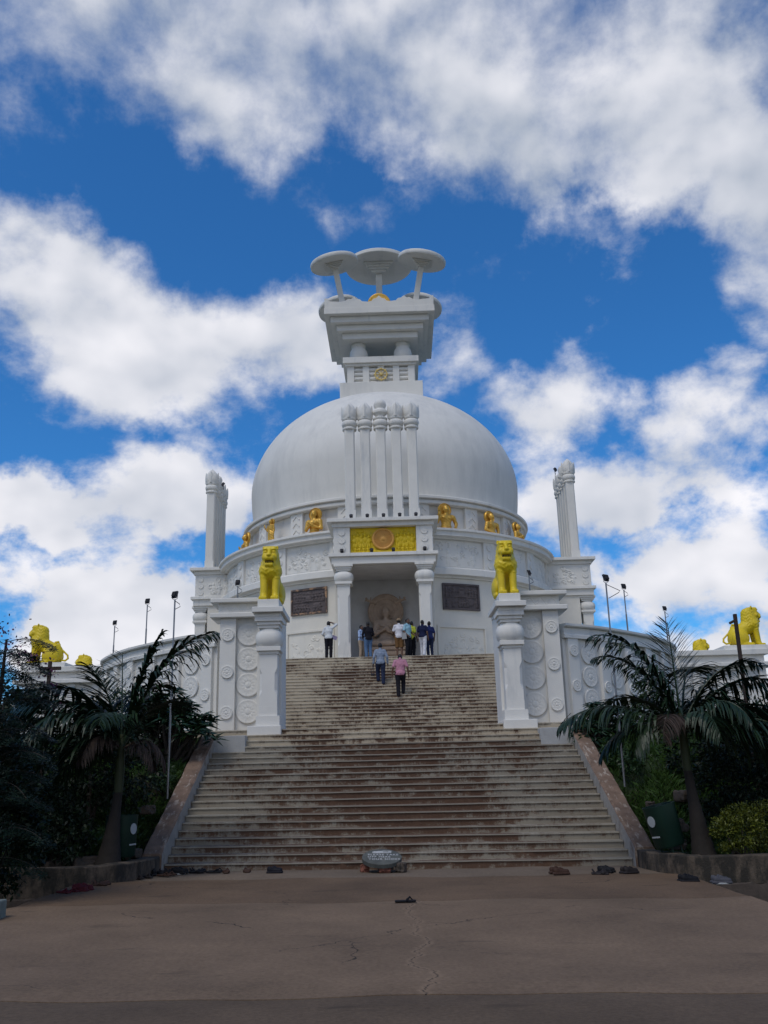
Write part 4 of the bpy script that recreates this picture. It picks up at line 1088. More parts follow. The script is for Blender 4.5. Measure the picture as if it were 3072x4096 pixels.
def standing(h=.02):
    S = SDF((-.46, -.36, -.02), (.42, .30, 1.85), h)
    for x in (-1, 1): S.cap((x*.09, 0, .84), (x*.09, -.01, .10), .12, .085, .06); S.box((x*.09, -.07, .04), (.05, .13, .04), .03, .02)
    S.ell((0, 0, .95), (.19, .14, .18), .07); S.ell((0, 0, 1.22), (.20, .13, .22), .08); S.cap((-.17, 0, 1.37), (.17, 0, 1.37), .085, .085, .06)
    S.cap((0, 0, 1.38), (0, -.01, 1.52), .06, .056, .03); S.ell((0, -.02, 1.62), (.09, .105, .12), .02); S.ell((0, .01, 1.73), (.05, .05, .045), .02); S.ell((0, -.125, 1.61), (.016, .02, .026), .012)
    for x in (-1, 1): S.ell((x*.095, 0, 1.60), (.014, .022, .05), .012)
    S.cap((.24, 0, 1.36), (.28, .03, 1.08), .07, .055, .03); S.cap((.28, .03, 1.08), (.27, -.04, .80), .055, .042, .02); S.cap((.27, -.04, .80), (.27, -.06, .68), .042, .02, .01)
    S.cap((-.24, 0, 1.36), (-.29, -.02, 1.10), .07, .055, .03); S.cap((-.29, -.02, 1.10), (-.33, -.20, 1.30), .052, .04, .02); S.cap((-.33, -.20, 1.30), (-.33, -.21, 1.38), .042, .038, .012)
    for j in range(4): S.cap((-.33+(j-1.5)*.02, -.21, 1.39), (-.33+(j-1.5)*.022, -.215, 1.47), .014, .011, .006)
    S.cap((-.29, -.21, 1.36), (-.265, -.215, 1.42), .014, .011, .006)
    for x in (.20, -.20): S.cap((x, .02, 1.30), (x*1.25, .02, .35), .03, .05, .06)
    S.warp(lambda x, y, z: -np.where((z > .15) & (z < 1.3), .007*np.sin(z*42+x*30), 0))
    return S.mesh()
STATUE = {k: seated(k) for k in ('chest', 'raise', 'rest')}; STATUE['stand'] = standing()
def halo_obj(m, parent, z, y, R, rings=True):
    b = MB(); b.M = Matrix.Translation((0, y, z)) @ Matrix.Rotation(rad(90), 4, 'X')
    b.lathe([(R*.98, -.02), (R, .0), (R, .05), (R*.92, .075), (R*.86, .05), (R*.70, .045), (R*.68, .06), (R*.62, .06), (R*.60, .04), (.02, .04)], 48)
    return b.build('halo', m, parent, True)
def gold(ang, kind, s, lb, z=13.05, face=0.0, r=8.25):
    v, q = STATUE[kind]; o = quad_obj('gold_statue', v, q, M['gold'], None, True); t = rad(ang-1.0)
    o.location = (.13+r*math.sin(t), D-r*math.cos(t), z); o.rotation_euler = (0, 0, t+rad(face)); o.scale = (s, s, s)
    halo_obj(M['gold'], o, .86 if kind != 'stand' else 1.62, .115, .235 if kind != 'stand' else .22)
    tag(o, lb, 'statue', 'gold figures on the dome ledge'); return o
gold(-24.5, 'chest', 1.48, 'gold half-figure with both hands at its chest, left of the yellow panel')
gold(-44.5, 'stand', .86, 'gold standing figure raising its right palm on the ledge')
gold(-65, 'chest', 1.42, 'gold figure seen in profile at the far left end of the ledge')
gold(21.8, 'raise', 1.48, 'gold half-figure with a raised right hand, right of the yellow panel')
gold(41, 'rest', 1.42, 'gold figure with haloed head and lowered arms, second right of the yellow panel')
gold(57.5, 'chest', 1.30, 'small gold figure in profile at the far right end of the ledge')

# stone statue in the niche
bz = empty('buddha_statue', (-.02, 42.9, 6.5)); tag(bz, 'brown sandstone seated figure with round halo in the entrance niche', 'statue')
v, q = seated('chest', .014)
sb = quad_obj('figure', v*1.92, q, M['sand'], bz, True); sb.location = (0, 0, 1.0)
b = MB(); b.M = Matrix.Translation((0, .34, 2.76)) @ Matrix.Rotation(rad(90), 4, 'X')
b.lathe([(.83, -.06), (.85, -.02), (.85, .06), (.80, .10), (.77, .06), (.70, .06), (.68, .085), (.60, .085), (.58, .05), (.44, .05), (.42, .08), (.36, .08), (.34, .05), (.02, .05)], 72); b.build('halo', M['sand'], bz, True)
b = MB()
for hw, d_, z0, z1 in ((.98, .62, 0, .26), (.90, .56, .26, .52), (.86, .52, .52, .60), (.94, .58, .60, .78), (.84, .52, .78, .84), (.95, .58, .84, 1.0)): b.box(-hw, hw, -d_, .5, z0, z1)
b.build('pedestal', M['sand'], bz, bevel=.03)
b = MB(); b.box(-.92, .92, .36, .50, .0, 1.6); b.build('throne_back', M['sand'], bz, bevel=.05)
for s in (-1, 1):
    S = SDF((-.3, -.2, -.05), (.3, .2, .62), .02); S.ell((0, 0, .2), (.16, .12, .2), .04); S.ell((0, -.06, .42), (.12, .12, .12), .04); S.cap((0, -.1, .4), (0, -.16, .34), .06, .04, .03); S.cap((-.2, 0, .1), (.2, 0, .1), .1, .1, .05); S.ell((s*.16, .02, .38), (.07, .05, .16), .04)
    v, q = S.mesh(); o = quad_obj('attendant_carving', v, q, M['sand'], bz, True); o.location = (s*1.02, .1, 1.35)
    S = SDF((-.35, -.15, -.3), (.35, .15, .3), .018); S.cap((-s*.22, 0, -.12), (s*.12, 0, .02), .07, .06, .03); S.ell((s*.2, -.03, .10), (.06, .06, .07), .02); S.cap((0, 0, .0), (-s*.02, 0, .18), .04, .02, .03); S.cap((-s*.2, 0, -.1), (-s*.3, 0, -.02), .05, .02, .03); S.cap((s*.1, 0, .02), (s*.28, -.04, .0), .035, .025, .02)
    v, q = S.mesh(); o = quad_obj('flying_figure_carving', v, q, M['sand'], bz, True); o.location = (s*.70, .27, 3.28)
b = MB(); b.box(-.45, .55, -1.5, -1.15, 0, .16); o = b.build('offering_step', M['redcloth'] if 'redcloth' in M else M['sand'], None, bevel=.01, loc=(.05, 42.6, 6.5))
o.data.materials.clear(); o.data.materials.append(mat('dark_red_cloth', (.16, .012, .018), .8)); tag(o, 'low step covered with red cloth in front of the niche statue', 'step')

# ------------------------------------------------------------------ people
def V3(*a): return np.array(a, float)
def unit(a): return a/max(np.linalg.norm(a), 1e-9)
def person(label, loc, rz, H, pose, top, bottom, hair=True, sleeve='short', shoes=None, hat=None, shirt_hem=.84, shorts=False, group='visitors at the white stupa', build=1.0):
    """pose: dict of elbow/wrist (eL, wL, eR, wR), feet (fL, fR) and knees in metres for a 1.70 m body facing -y"""
    k = H/1.70
    P = dict(eL=V3(.245, .03, 1.12), wL=V3(.25, -.06, .88), eR=V3(-.245, .03, 1.12), wR=V3(-.25, -.06, .88), fL=V3(.10, 0, .07), fR=V3(-.10, 0, .07), kL=None, kR=None, head=V3(0, -.02, 1.585), nod=0.0, lean=V3(0, 0, 0), hdL=None, hdR=None)
    P.update(pose); ln = P['lean']
    hip = {1: V3(.095, 0, .90), -1: V3(-.095, 0, .90)}; sh = {1: V3(.170*build, .01, 1.385)+ln, -1: V3(-.170*build, .01, 1.385)+ln}
    def knee(s):
        kk = P['kL' if s > 0 else 'kR']
        f = P['fL' if s > 0 else 'fR']; return kk if kk is not None else (hip[s]+f)/2+V3(0, -.035, .02)
    A = {1: (P['eL'], P['wL']), -1: (P['eR'], P['wR'])}
    def torso(S, i, low=.86):
        S.ell(V3(0, .01, .93), V3(.165*build+i, .115*build+i, .12), .05); S.ell(V3(0, 0, 1.06)+ln*.4, V3(.150*build+i, .105*build+i, .15), .06); S.ell(V3(0, .0, 1.24)+ln*.8, V3(.175*build+i, .112*build+i, .17), .06)
        S.cap(sh[1]*.9+V3(-.02, 0, .0)+V3(0, 0, .14), sh[-1]*.9+V3(.02, 0, .0)+V3(0, 0, .13), .058+i, .058+i, .05)
    def leg(S, s, i, z1=None):
        f = P['fL' if s > 0 else 'fR']; kn = knee(s); S.cap(hip[s], kn, .088*build+i, .060+i, .04); S.cap(kn, f+V3(0, .02, .02), .060+i*1.1, (.040 if i < .01 else .062)+i*.3, .02)
    def hand(S, s):
        e, w = A[s]; d = unit(P['hdL' if s > 0 else 'hdR'] if P['hdL' if s > 0 else 'hdR'] is not None else w-e); n = unit(np.cross(d, V3(0, 1, 0)))*(-s) if abs(d[1]) < .95 else V3(0, 0, -1)
        sd = unit(np.cross(d, n)); sd = sd if sd[1] < 0 else -sd
        S.cap(w, w+d*.075, .026, .028, .01)
        for j, fl in enumerate((.066, .076, .070, .056)):
            b0 = w+d*.085+sd*(1.5-j)*.0185; m_ = b0+unit(d+n*.25)*fl*.55; S.cap(b0-d*.02, m_, .0100, .0092, .005); S.cap(m_, m_+unit(d+n*.85)*fl*.5, .0092, .0082, .004)
        t0 = w+d*.03+sd*.024; t1 = t0+unit(d*.7+sd*.8+n*.2)*.04; S.cap(t0, t1, .0115, .010, .008); S.cap(t1, t1+unit(d+sd*.25+n*.3)*.032, .010, .0085, .004)
    t = empty('person', loc, rz); t.scale = (k, k, k); tag(t, label, 'person', group)
    S = SDF((-.55, -.45, -.02), (.55, .45, 1.78), .0115)
    torso(S, -.008)
    hd = P['head']+ln
    for s in (1, -1):
        leg(S, s, -.004); f = P['fL' if s > 0 else 'fR']; S.cap(f+V3(0, .03, -.035), f+V3(s*.015, -.12, -.045), .034, .028, .02)
        for j in range(5): S.cap(f+V3(s*(.015+.013*(j-2)), -.12, -.05), f+V3(s*(.018+.014*(j-2)), -.165+.012*abs(j-1.5), -.052), .012, .010, .006)
        e, w = A[s]; S.cap(sh[s], e, .050*build, .040, .02); S.cap(e, w, .040, .027, .015); hand(S, s)
    S.cap(V3(0, .015, 1.40)+ln, hd+V3(0, .02, -.08), .055, .050, .03)
    S.ell(hd, (.074, .094, .112), .015, rx=P['nod']); S.ell(hd+V3(0, -.035, -.06), (.055, .055, .055), .03)
    S.ell(hd+V3(0, -.100, -.015), (.014, .020, .024), .010)
    for s in (1, -1):
        S.ell(hd+V3(s*.076, .005, -.01), (.012, .020, .032), .008); S.ell(hd+V3(s*.03, -.094, .012), (.018, .012, .010), .006, True); S.ell(hd+V3(s*.03, -.088, .034), (.022, .012, .008), .008)
    S.ell(hd+V3(0, -.094, -.055), (.024, .010, .007), .005); S.ell(hd+V3(0, -.10, -.0555), (.026, .008, .003), .003, True)
    S.build('body', M['skin'], t)
    S = SDF((-.50, -.40, shirt_hem-.03), (.50, .40, 1.60), .0125)
    torso(S, .014)
    S.ell(V3(0, .01, shirt_hem+.06), V3(.172*build, .125*build, .12), .06)
    for s in (1, -1):
        e, w = A[s]; l = .78 if sleeve == 'short' else 1.0
        S.cap(sh[s], sh[s]+(e-sh[s])*l, .060*build, .056 if sleeve == 'short' else .052, .03)
        if sleeve == 'long': S.cap(e, e+(w-e)*.92, .054, .042, .02)
    S.cap(V3(0, .012, 1.44)+ln, V3(0, .01, 1.475)+ln, .066, .062, .01)
    S.warp(lambda x, y, z: .004*np.sin(z*38+x*16+y*9)*np.sin(x*31+2)+0*z)
    S.warp(lambda x, y, z: np.where(z < shirt_hem, .2, 0)+0*x+0*y)
    S.build('shirt', top, t)
    S = SDF((-.42, -.42, .03), (.42, .42, 1.04), .0125)
    S.ell(V3(0, .01, .93), V3(.168*build, .122*build, .12), .04)
    for s in (1, -1):
        leg(S, s, .020 if not shorts else .030)
    zc = .44 if shorts else .0
    S.warp(lambda x, y, z: .004*np.sin(z*44+x*20)*np.sin(y*30+x*12)+0*z)
    S.warp(lambda x, y, z: np.where(z > .985, .2, 0)+np.where(z < zc, .2, 0)+0*x+0*y)
    S.build('shorts' if shorts else 'trousers', bottom, t)
    if hair:
        S = SDF(hd-.16, hd+.16, .010); S.ell(hd+V3(0, .018, .022), (.083, .098, .108), .01); S.box(hd+V3(0, -.10, -.06), (.09, .075, .105), .03, .02, True); S.box(hd+V3(0, 0, -.13), (.2, .2, .07), .01, .02, True)
        S.build('hair', M['hair'], t)
    e_ = MB()
    for s in (1, -1): e_.M = Matrix.Translation(tuple(hd+V3(s*.03, -.0865, .012))); e_.lathe([(.001, -.006), (.009, -.002), (.009, .002), (.001, .006)], 8)
    e_.build('eyes', M['black'], t)
    if shoes:
        S = SDF((-.30, -.45, -.02), (.30, .45, .5), .011)
        for s in (1, -1): f = P['fL' if s > 0 else 'fR']; S.cap(f+V3(0, .035, -.028), f+V3(s*.015, -.15, -.038), .046, .038, .02); S.box(f+V3(s*.008, -.055, -.060), (.045, .13, .012), .01, .01)
        S.build('shoes', shoes, t)
    if hat:
        h_ = MB(); h_.M = Matrix.Translation(tuple(hd+V3(0, .01, .045))); h_.lathe([(.125, -.004), (.128, .004), (.092, .012), (.088, .03), (.086, .075), (.076, .092), (.02, .096)], 24); h_.build('hat', hat, t, True)
    return t
C_ = dict(white=cloth('white_shirt_cloth', (.55, .57, .58)), black=cloth('black_trouser_cloth', (.012, .012, .016)), jacket=cloth('black_jacket_cloth', (.010, .010, .015)), blue=cloth('pale_blue_cloth', (.33, .43, .62)), beige=cloth('beige_cloth', (.34, .26, .19)),
          jean=cloth('blue_denim', (.085, .15, .26)), tee=cloth('white_tee_cloth', (.58, .57, .60)), brown=cloth('brown_shorts_cloth', (.16, .085, .035)), cyan=cloth('light_cyan_cloth', (.26, .44, .52)), lime=cloth('lime_cloth', (.42, .46, .05)),
          navy=cloth('navy_cloth', (.010, .014, .045)), navy2=cloth('navy_blue_cloth', (.014, .022, .085)), wtr=cloth('white_trouser_cloth', (.60, .60, .63)), plaid=cloth('grey_blue_plaid', (.26, .31, .38), (.10, .13, .20), (17, 17, 15)),
          djean=cloth('dark_denim', (.018, .026, .055)), pink=cloth('pink_checked_cloth', (.46, .23, .29), (.31, .12, .18), (22, 22, 18)), shoe=cloth('dark_leather', (.02, .014, .012), rough=.5), straw=cloth('straw_hat', (.28, .20, .12)))
PL = 6.502
pa = person('person in a white shirt shading the face with one arm, left of the doorway', (-2.44, 38.45, PL), rad(172), 1.56,
    dict(eR=V3(-.36, -.10, 1.55), wR=V3(-.12, -.10, 1.66), hdR=V3(.9, 0, .2), eL=V3(.27, .04, 1.12), wL=V3(.17, -.16, 1.0), nod=-.12, fL=V3(.09, .03, .07), fR=V3(-.09, -.05, .07)), C_['white'], C_['black'], sleeve='long', shoes=C_['shoe'], shirt_hem=.90)
person('person in pale blue shirt and beige trousers with arms folded, left in the doorway', (-1.10, 39.3, PL), rad(60), 1.50,
    dict(eL=V3(.24, -.04, 1.12), wL=V3(.02, -.22, 1.10), eR=V3(-.24, -.04, 1.12), wR=V3(-.02, -.20, 1.16), hdL=V3(-1, -.2, 0), hdR=V3(1, -.2, 0)), C_['blue'], C_['beige'], sleeve='long', shirt_hem=.93)
person('person in a black jacket and blue jeans seen from behind in the doorway', (-.80, 38.75, PL), rad(200), 1.55,
    dict(eL=V3(.26, .0, 1.12), wL=V3(.20, -.16, .98), eR=V3(-.26, 0, 1.12), wR=V3(-.15, -.22, 1.02)), C_['jacket'], C_['jean'], sleeve='long', build=1.06)
person('person in straw hat, white tee and brown shorts facing the statue', (.50, 38.55, PL), rad(172), 1.60,
    dict(eR=V3(-.27, .03, 1.13), wR=V3(-.25, -.06, .90), eL=V3(.27, .0, 1.13), wL=V3(.22, -.16, .98)), C_['tee'], C_['brown'], hat=C_['straw'], shorts=True, build=1.08)
pe = person('person in a light blue short-sleeved shirt holding a white sheet of paper', (.86, 38.5, PL), rad(50), 1.60,
    dict(eR=V3(-.25, .02, 1.12), wR=V3(-.22, -.17, .93), eL=V3(.25, .03, 1.12), wL=V3(.20, -.20, .98), hdL=V3(0, -1, -.3)), C_['cyan'], C_['black'])
person('person in a lime top mostly hidden behind the one holding paper', (1.04, 39.0, PL), rad(140), 1.56, dict(), C_['lime'], C_['black'])
person('person in navy polo shirt and white trousers standing by the right pillar', (1.48, 38.5, PL), rad(150), 1.52,
    dict(fL=V3(.12, -.12, .07), fR=V3(-.10, .08, .07), eR=V3(-.26, .04, 1.12), wR=V3(-.26, -.04, .87)), C_['navy'], C_['wtr'], build=1.06, shirt_hem=.88)
person('person in navy blue shirt and dark trousers at the right edge of the group', (1.78, 38.75, PL), rad(195), 1.50,
    dict(eL=V3(.25, .02, 1.12), wL=V3(.22, -.14, .92)), C_['navy2'], C_['djean'])
zt = lambda y: [z for (yy, z) in STEPS if yy <= y+.001][-1]
y1, y2 = 35.62, 34.58
pj_ = person('person in a grey blue plaid shirt climbing the stairs with a camera on a strap', (-.30, y1, zt(y1)+.0), rad(181), 1.62,
    dict(fL=V3(.10, -.16, .07+.145), kL=V3(.11, -.16, .58), fR=V3(-.10, .10, .075), eL=V3(.26, .05, 1.13), wL=V3(.28, -.02, .88), eR=V3(-.27, .03, 1.13), wR=V3(-.29, -.05, .88), lean=V3(0, -.05, 0)), C_['plaid'], C_['djean'], sleeve='long', build=1.04)
person('person in a pink checked shirt and black trousers climbing the stairs, head bowed', (.43, y2, zt(y2)), rad(178), 1.66,
    dict(fL=V3(.09, .10, .075), fR=V3(-.09, -.14, .07+.143), kR=V3(-.10, -.15, .58), eL=V3(.28, .05, 1.13), wL=V3(.31, .0, .88), eR=V3(-.28, .05, 1.13), wR=V3(-.31, -.02, .88), lean=V3(0, -.07, 0), head=V3(0, -.10, 1.54), nod=.5), C_['pink'], C_['black'], build=1.1)
b = MB(); b.box(-.10, .10, -.004, .004, -.13, .13); o = b.build('paper_sheet', M['chalk'], None, loc=(.70, 38.22, 7.34)); o.rotation_euler = (rad(12), rad(-8), rad(10)); tag(o, 'white sheet of paper held by the person in the light blue shirt', 'paper')
b = MB(); b.box(-.11, .11, -.012, .012, -.08, .08); o = b.build('pamphlet', cloth('printed_cover', (.30, .26, .38)), None, loc=(-2.20, 38.48, 7.38)); o.rotation_euler = (rad(5), rad(20), rad(20)); tag(o, 'small printed pamphlet held at the waist by the person in the white shirt', 'pamphlet')
cm = empty('camera', (-.60, y1-.03, zt(y1)+.42)); tag(cm, 'black camera hanging from its strap in the climbing person\'s hand', 'camera')
b = MB(); b.box(-.07, .07, -.03, .03, -.045, .045); b.tube([(0, -.02, 0), (0, -.10, 0)], .032, 12); b.build('camera_body', M['black'], cm, bevel=.008)
b = MB(); b.tube([(-.06, 0, .04), (-.02, 0, .22), (.0, 0, .40)], .007, 5); b.tube([(.06, 0, .04), (.03, 0, .22), (.005, 0, .40)], .007, 5); b.build('strap', M['black'], cm)

# ------------------------------------------------------------------ lamps
def flood_head(parent, z, tiltx, rz, s=1.0):
    h = empty('lamp_head', (0, 0, z), rz, parent)
    b = MB(); b.M = Matrix.Rotation(tiltx, 4, 'X'); b.prism_y([(-.15*s, -.19*s), (.15*s, -.19*s), (.15*s, .19*s), (-.15*s, .19*s)], -.04*s, .06*s); b.prism_y([(-.11*s, -.14*s), (.11*s, -.14*s), (.11*s, .14*s), (-.11*s, .14*s)], .06*s, .12*s)
    for i in range(5): b.box(-.10*s+.05*i*s-.006, -.10*s+.05*i*s+.006, .12*s, .145*s, -.13*s, .13*s)
    b.build('housing', M['black'], h, bevel=.012*s)
    b = MB(); b.M = Matrix.Rotation(tiltx, 4, 'X'); b.box(-.13*s, .13*s, -.048*s, -.041*s, -.17*s, .17*s); b.build('lamp_glass', M['lens'], h)
    b = MB(); b.tube([(-.17*s, 0, .02), (-.17*s, 0, -.20*s), (-.06*s, 0, -.25*s), (.06*s, 0, -.25*s), (.17*s, 0, -.20*s), (.17*s, 0, .02)], .013*s, 6); b.build('bracket', M['black'], h)
def flood_pole(loc, h, lb, rz, tiltx=.35, s=.7, r=.021, arm=False):
    t = empty('floodlight', loc); tag(t, lb, 'floodlight', 'floodlights on steel poles')
    b = MB(); b.tube([(0, 0, 0), (0, 0, h*.62)], r*1.15, 10); b.tube([(0, 0, h*.6), (0, 0, h)], r*.85, 10); b.build('pole', M['metal'], t, True)
    flood_head(t, h+.24*s, tiltx, rz, s)
    b = MB(); b.tube([(0, 0, h-.03), (.10, .02, h-.10), (.12, .02, h-.16), (0, .03, h-.22)] if not arm else [(0, 0, h-.04), (.30, -.02, h-.20), (.26, -.02, h-.24), (.03, 0, h-.36)], .008, 5); b.build('cable', M['black'], t)
    return t
flood_pole((-4.84, 20.5, 1.35), 4.28, 'tall floodlight on a thin steel pole in front of the left curved wall', rad(150), s=.44)
flood_pole((4.87, 20.5, 1.35), 4.42, 'tall floodlight on a thin steel pole in front of the right curved wall', rad(215), arm=True, s=.44)
flood_pole((-7.35, 27.9, 5.0), 1.95, 'floodlight on a pole at the left curved parapet, nearer the entrance', rad(160), s=.43)
flood_pole((7.15, 27.6, 5.0), 1.98, 'floodlight on a pole at the right curved parapet, nearer the entrance', rad(205), s=.43)
flood_pole((-8.95, 30.1, 5.0), 1.70, 'floodlight on a pole at the left curved parapet, beside the half hidden lion', rad(160), s=.40)
flood_pole((9.15, 30.3, 5.0), 1.75, 'floodlight on a pole at the right curved parapet, beside the half hidden lion', rad(205), s=.40)
flood_pole((-4.24, 25.6, 6.49), .48, 'small floodlight on a short pole on top of the left pier', rad(165), s=.42, r=.018)
flood_pole((3.98, 25.6, 6.49), .55, 'small floodlight on a short pole on top of the right pier', rad(250), s=.42, r=.018)
def small_flood(loc, rz, lb, s=.62):
    t = empty('floodlight', loc); tag(t, lb, 'floodlight', 'floodlights clamped to the side columns'); flood_head(t, 0, .5, rz, s)
    b = MB(); b.tube([(0, 0, -.18), (0, .0, -.30)], .02, 6); b.build('clamp', M['black'], t)
small_flood((-9.0, 49.9, 17.95), rad(80), 'small black floodlight on the left lotus columns')
small_flood((9.85, 49.9, 18.35), rad(280), 'small black floodlight on the right lotus columns')
def spot(loc, lb, rz=0):
    t = empty('spotlight', loc, rz); tag(t, lb, 'spotlight', 'small black spotlights on the entrance')
    b = MB(); b.M = Matrix.Translation((0, 0, .10)) @ Matrix.Rotation(rad(50), 4, 'X'); b.lathe([(.06, -.09), (.075, -.02), (.085, .09)], 14); b.build('housing', M['black'], t, True)
    b = MB(); b.box(-.05, .05, -.03, .03, 0, .05); b.build('foot', M['black'], t)
ct, st_ = math.cos(rad(-1)), math.sin(rad(-1))
def stw(x, y, z): return (.13+x*ct-y*st_, D+x*st_+y*ct, z)
for i, nm in enumerate(('outer left', 'inner left', 'middle', 'inner right', 'outer right')):
    spot(stw(-1.46+.73*i+.05, -11.25, 12.962), 'tiny black spotlight at the foot of the %s lotus column' % nm)
spot(stw(-1.85, -11.24, 11.372), 'tiny black spotlight under the discs left of the yellow panel')
spot(stw(1.85, -11.24, 11.372), 'tiny black spotlight under the discs right of the yellow panel')
spot(stw(-.52, -11.2, 11.372), 'tiny black spotlight at the lower left of the spoked wheel')
spot(stw(.45, -11.2, 11.372), 'tiny black spotlight at the lower right of the spoked wheel')

# ------------------------------------------------------------------ sign, bins, posts, boards, stones
sg = empty('stone_sign', (-.31, 18.12, 0)); tag(sg, 'round grey slab propped on stones asking visitors to take off their shoes', 'sign')
sg.rotation_euler = (rad(17), rad(2), rad(-2)); sg.location.z = .225
b = MB(); b.lathe([(.33, -.05), (.365, -.035), (.365, .035), (.35, .045), (.02, .047)], 48); b.build('slab', M['slate'], sg, True)
def text_obj(s, size, x, y, z, parent, m, rot=0.0, name='lettering', sx=1.0):
    cu = bpy.data.curves.new(name, 'FONT'); cu.body = s; cu.size = size; cu.extrude = .0015; cu.align_x = 'CENTER'; cu.space_character = 1.15; cu.offset = .0008
    tmp = bpy.data.objects.new(name, cu); COL.objects.link(tmp); dg = bpy.context.evaluated_depsgraph_get(); dg.update()
    me = bpy.data.meshes.new_from_object(tmp.evaluated_get(dg)); bpy.data.objects.remove(tmp); me.materials.clear(); me.materials.append(m)
    o = bpy.data.objects.new(name, me); o.location = (x, y, z); o.rotation_euler = (0, 0, rot); o.scale = (sx, 1, 1); return link(o, parent)
text_obj('PLEASE TAKE', .098, .02, .040, .0485, sg, M['chalk'], rad(2), sx=.88)
text_obj('OFF HERE', .098, -.05, -.065, .0485, sg, M['chalk'], rad(2), sx=.88)
text_obj('YOUR SHOES', .098, .05, -.17, .0485, sg, M['chalk'], rad(2), sx=.88)
b = MB()      # the painted sole outline above the words
pts = [(-.17, .16), (-.13, .145), (-.05, .16), (.04, .17), (.12, .185), (.155, .215), (.14, .245), (.08, .25), (0, .235), (-.08, .22), (-.15, .20), (-.175, .18), (-.17, .16)]
for (x0, y0), (x1, y1_) in zip(pts, pts[1:]): b.box(min(x0, x1)-.012, max(x0, x1)+.012, min(y0, y1_)-.010, max(y0, y1_)+.010, .0472, .0494)
b.prism_z([(-.17, .165), (-.05, .165), (.02, .185), (.0, .228), (-.08, .215), (-.15, .195)], .0472, .0490)
b.build('shoe_drawing', M['chalk'], sg)
def rock(loc, r, lb, m, seed, cat='stone', grp=None, name='stone'):
    rg = np.random.default_rng(seed); r = np.array(r, float); h = r.max()/11
    S = SDF(-r*1.25-h*2, r*1.25+h*2, h); S.box((0, 0, 0), r*.82, r.min()*.35, .02); 
    for i in range(6):
        d = unit(rg.normal(size=3)); S.box(d*r*1.42, r*.62, .01, r.min()*.05, True)
    ph = rg.uniform(0, 6, 3); S.warp(lambda x, y, z: r.min()*.07*np.sin(x*9/r[0]+ph[0])*np.sin(y*8/r[1]+ph[1])*np.sin(z*7/r[2]+ph[2]))
    v, q = S.mesh(); o = quad_obj(name, v, q, m, None, True); o.location = loc; o.rotation_euler = (0, 0, rg.uniform(0, 6)); return tag(o, lb, cat, grp)
rock((-.63, 18.10, .07), (.13, .10, .09), 'reddish stone under the left edge of the round sign', M['brick'], 1)
rock((-.26, 17.86, .06), (.13, .07, .07), 'reddish brick bit under the front edge of the round sign', M['brick'], 2)
rock((.02, 17.95, .08), (.13, .11, .11), 'brown angular stone under the right edge of the round sign', M['rock'], 3)
rock((-.25, 18.45, .10), (.18, .10, .13), 'brown stone under the back edge of the round sign, mostly hidden', M['rock'], 4)
def bin_(loc, rz, lean, lb):
    t = empty('litter_bin', loc, rz); t.rotation_euler = (lean, 0, rz); tag(t, lb, 'bin', 'green litter bins')
    b = MB(); b.lathe([(.21, .16), (.235, .20), (.255, .85), (.26, .88), (.235, .88), (.22, .80), (.02, .72)], 28, 0, 0, 3.2); b.build('drum', M['bin'], t, True)
    b = MB()
    for x in (-.15, .15):
        b.tube([(x, -.10, 0), (x, -.10, .2)], .018, 6); b.tube([(x, .10, 0), (x, .10, .2)], .018, 6)
    b.tube([(-.15, -.10, .08), (.15, -.10, .08)], .012, 6); b.build('stand', M['bin'], t)
    b = MB(); v = []; n = 20
    for i in range(n): a = 2*math.pi*i/n; v.append((.095*math.cos(a), -.259-.0*i, .64+.095*math.sin(a)))
    b.add(v+[(x, y+.01, z) for x, y, z in v], [tuple(range(n)), tuple(range(2*n-1, n-1, -1))]+[((i+1) % n, i, n+i, n+(i+1) % n) for i in range(n)]); b.build('round_sticker', M['sticker'], t)
    b = MB(); b.box(-.10, .10, -.256, -.246, .36, .385); b.build('label_strip', M['sticker'], t)
def bin_lean(t, deg, rz): t.rotation_euler = (Matrix.Rotation(rad(deg), 4, 'Y') @ Matrix.Rotation(rz, 4, 'Z')).to_euler()
bin_((-5.03, 17.75, .24), rad(72), 0, 'green litter bin beside the left palm trunk')
bin_((4.86, 17.45, .20), 0, 0, 'tilted green litter bin beside the right palm trunk')
bin_lean(bpy.data.objects['litter_bin.001'], -12, rad(-66))
def post(x, y, z0, z1, lb, arm):
    t = empty('timber_post', (x, y, z0)); tag(t, lb, 'post', 'dark timber posts'); h = z1-z0
    b = MB(); b.box(-.036, .036, -.036, .036, 0, h); b.build('upright', M['wood'], t, bevel=.008)
    b = MB()
    if arm == 'side': b.tube([(.03, 0, h-.12), (-.14, 0, h-.20)], .028, 8)
    else: b.box(-.20, .24, -.03, .03, h-.19, h-.12)
    b.build('crosspiece', M['wood'], t)
post(-7.36, 20, 0.3, 4.25, 'dark timber post with a crosspiece rising behind the left palm', 'bar')
post(7.49, 20, 0.3, 4.90, 'dark timber post with a short arm rising behind the right palm', 'side')
t = empty('blue_board', (-5.74, 13.6, -.4)); tag(t, 'blue painted board standing at the left edge behind the wall', 'board'); t.rotation_euler = (0, 0, rad(20))
b = MB(); b.box(-.45, .03, -.02, .02, .93, 1.55); b.build('panel', M['blue'], t); b = MB(); b.box(-.02, .02, .021, .06, 0, 1.5); b.box(-.44, -.38, .021, .06, 0, 1.3); b.build('leg', M['blue'], t)
b = MB(); b.box(-.22, .10, -.25, .25, -.3, .26); o = b.build('concrete_block', M['block'], None, bevel=.02, loc=(-5.22, 12.6, 0)); tag(o, 'grey concrete block at the left edge of the paved apron', 'block')
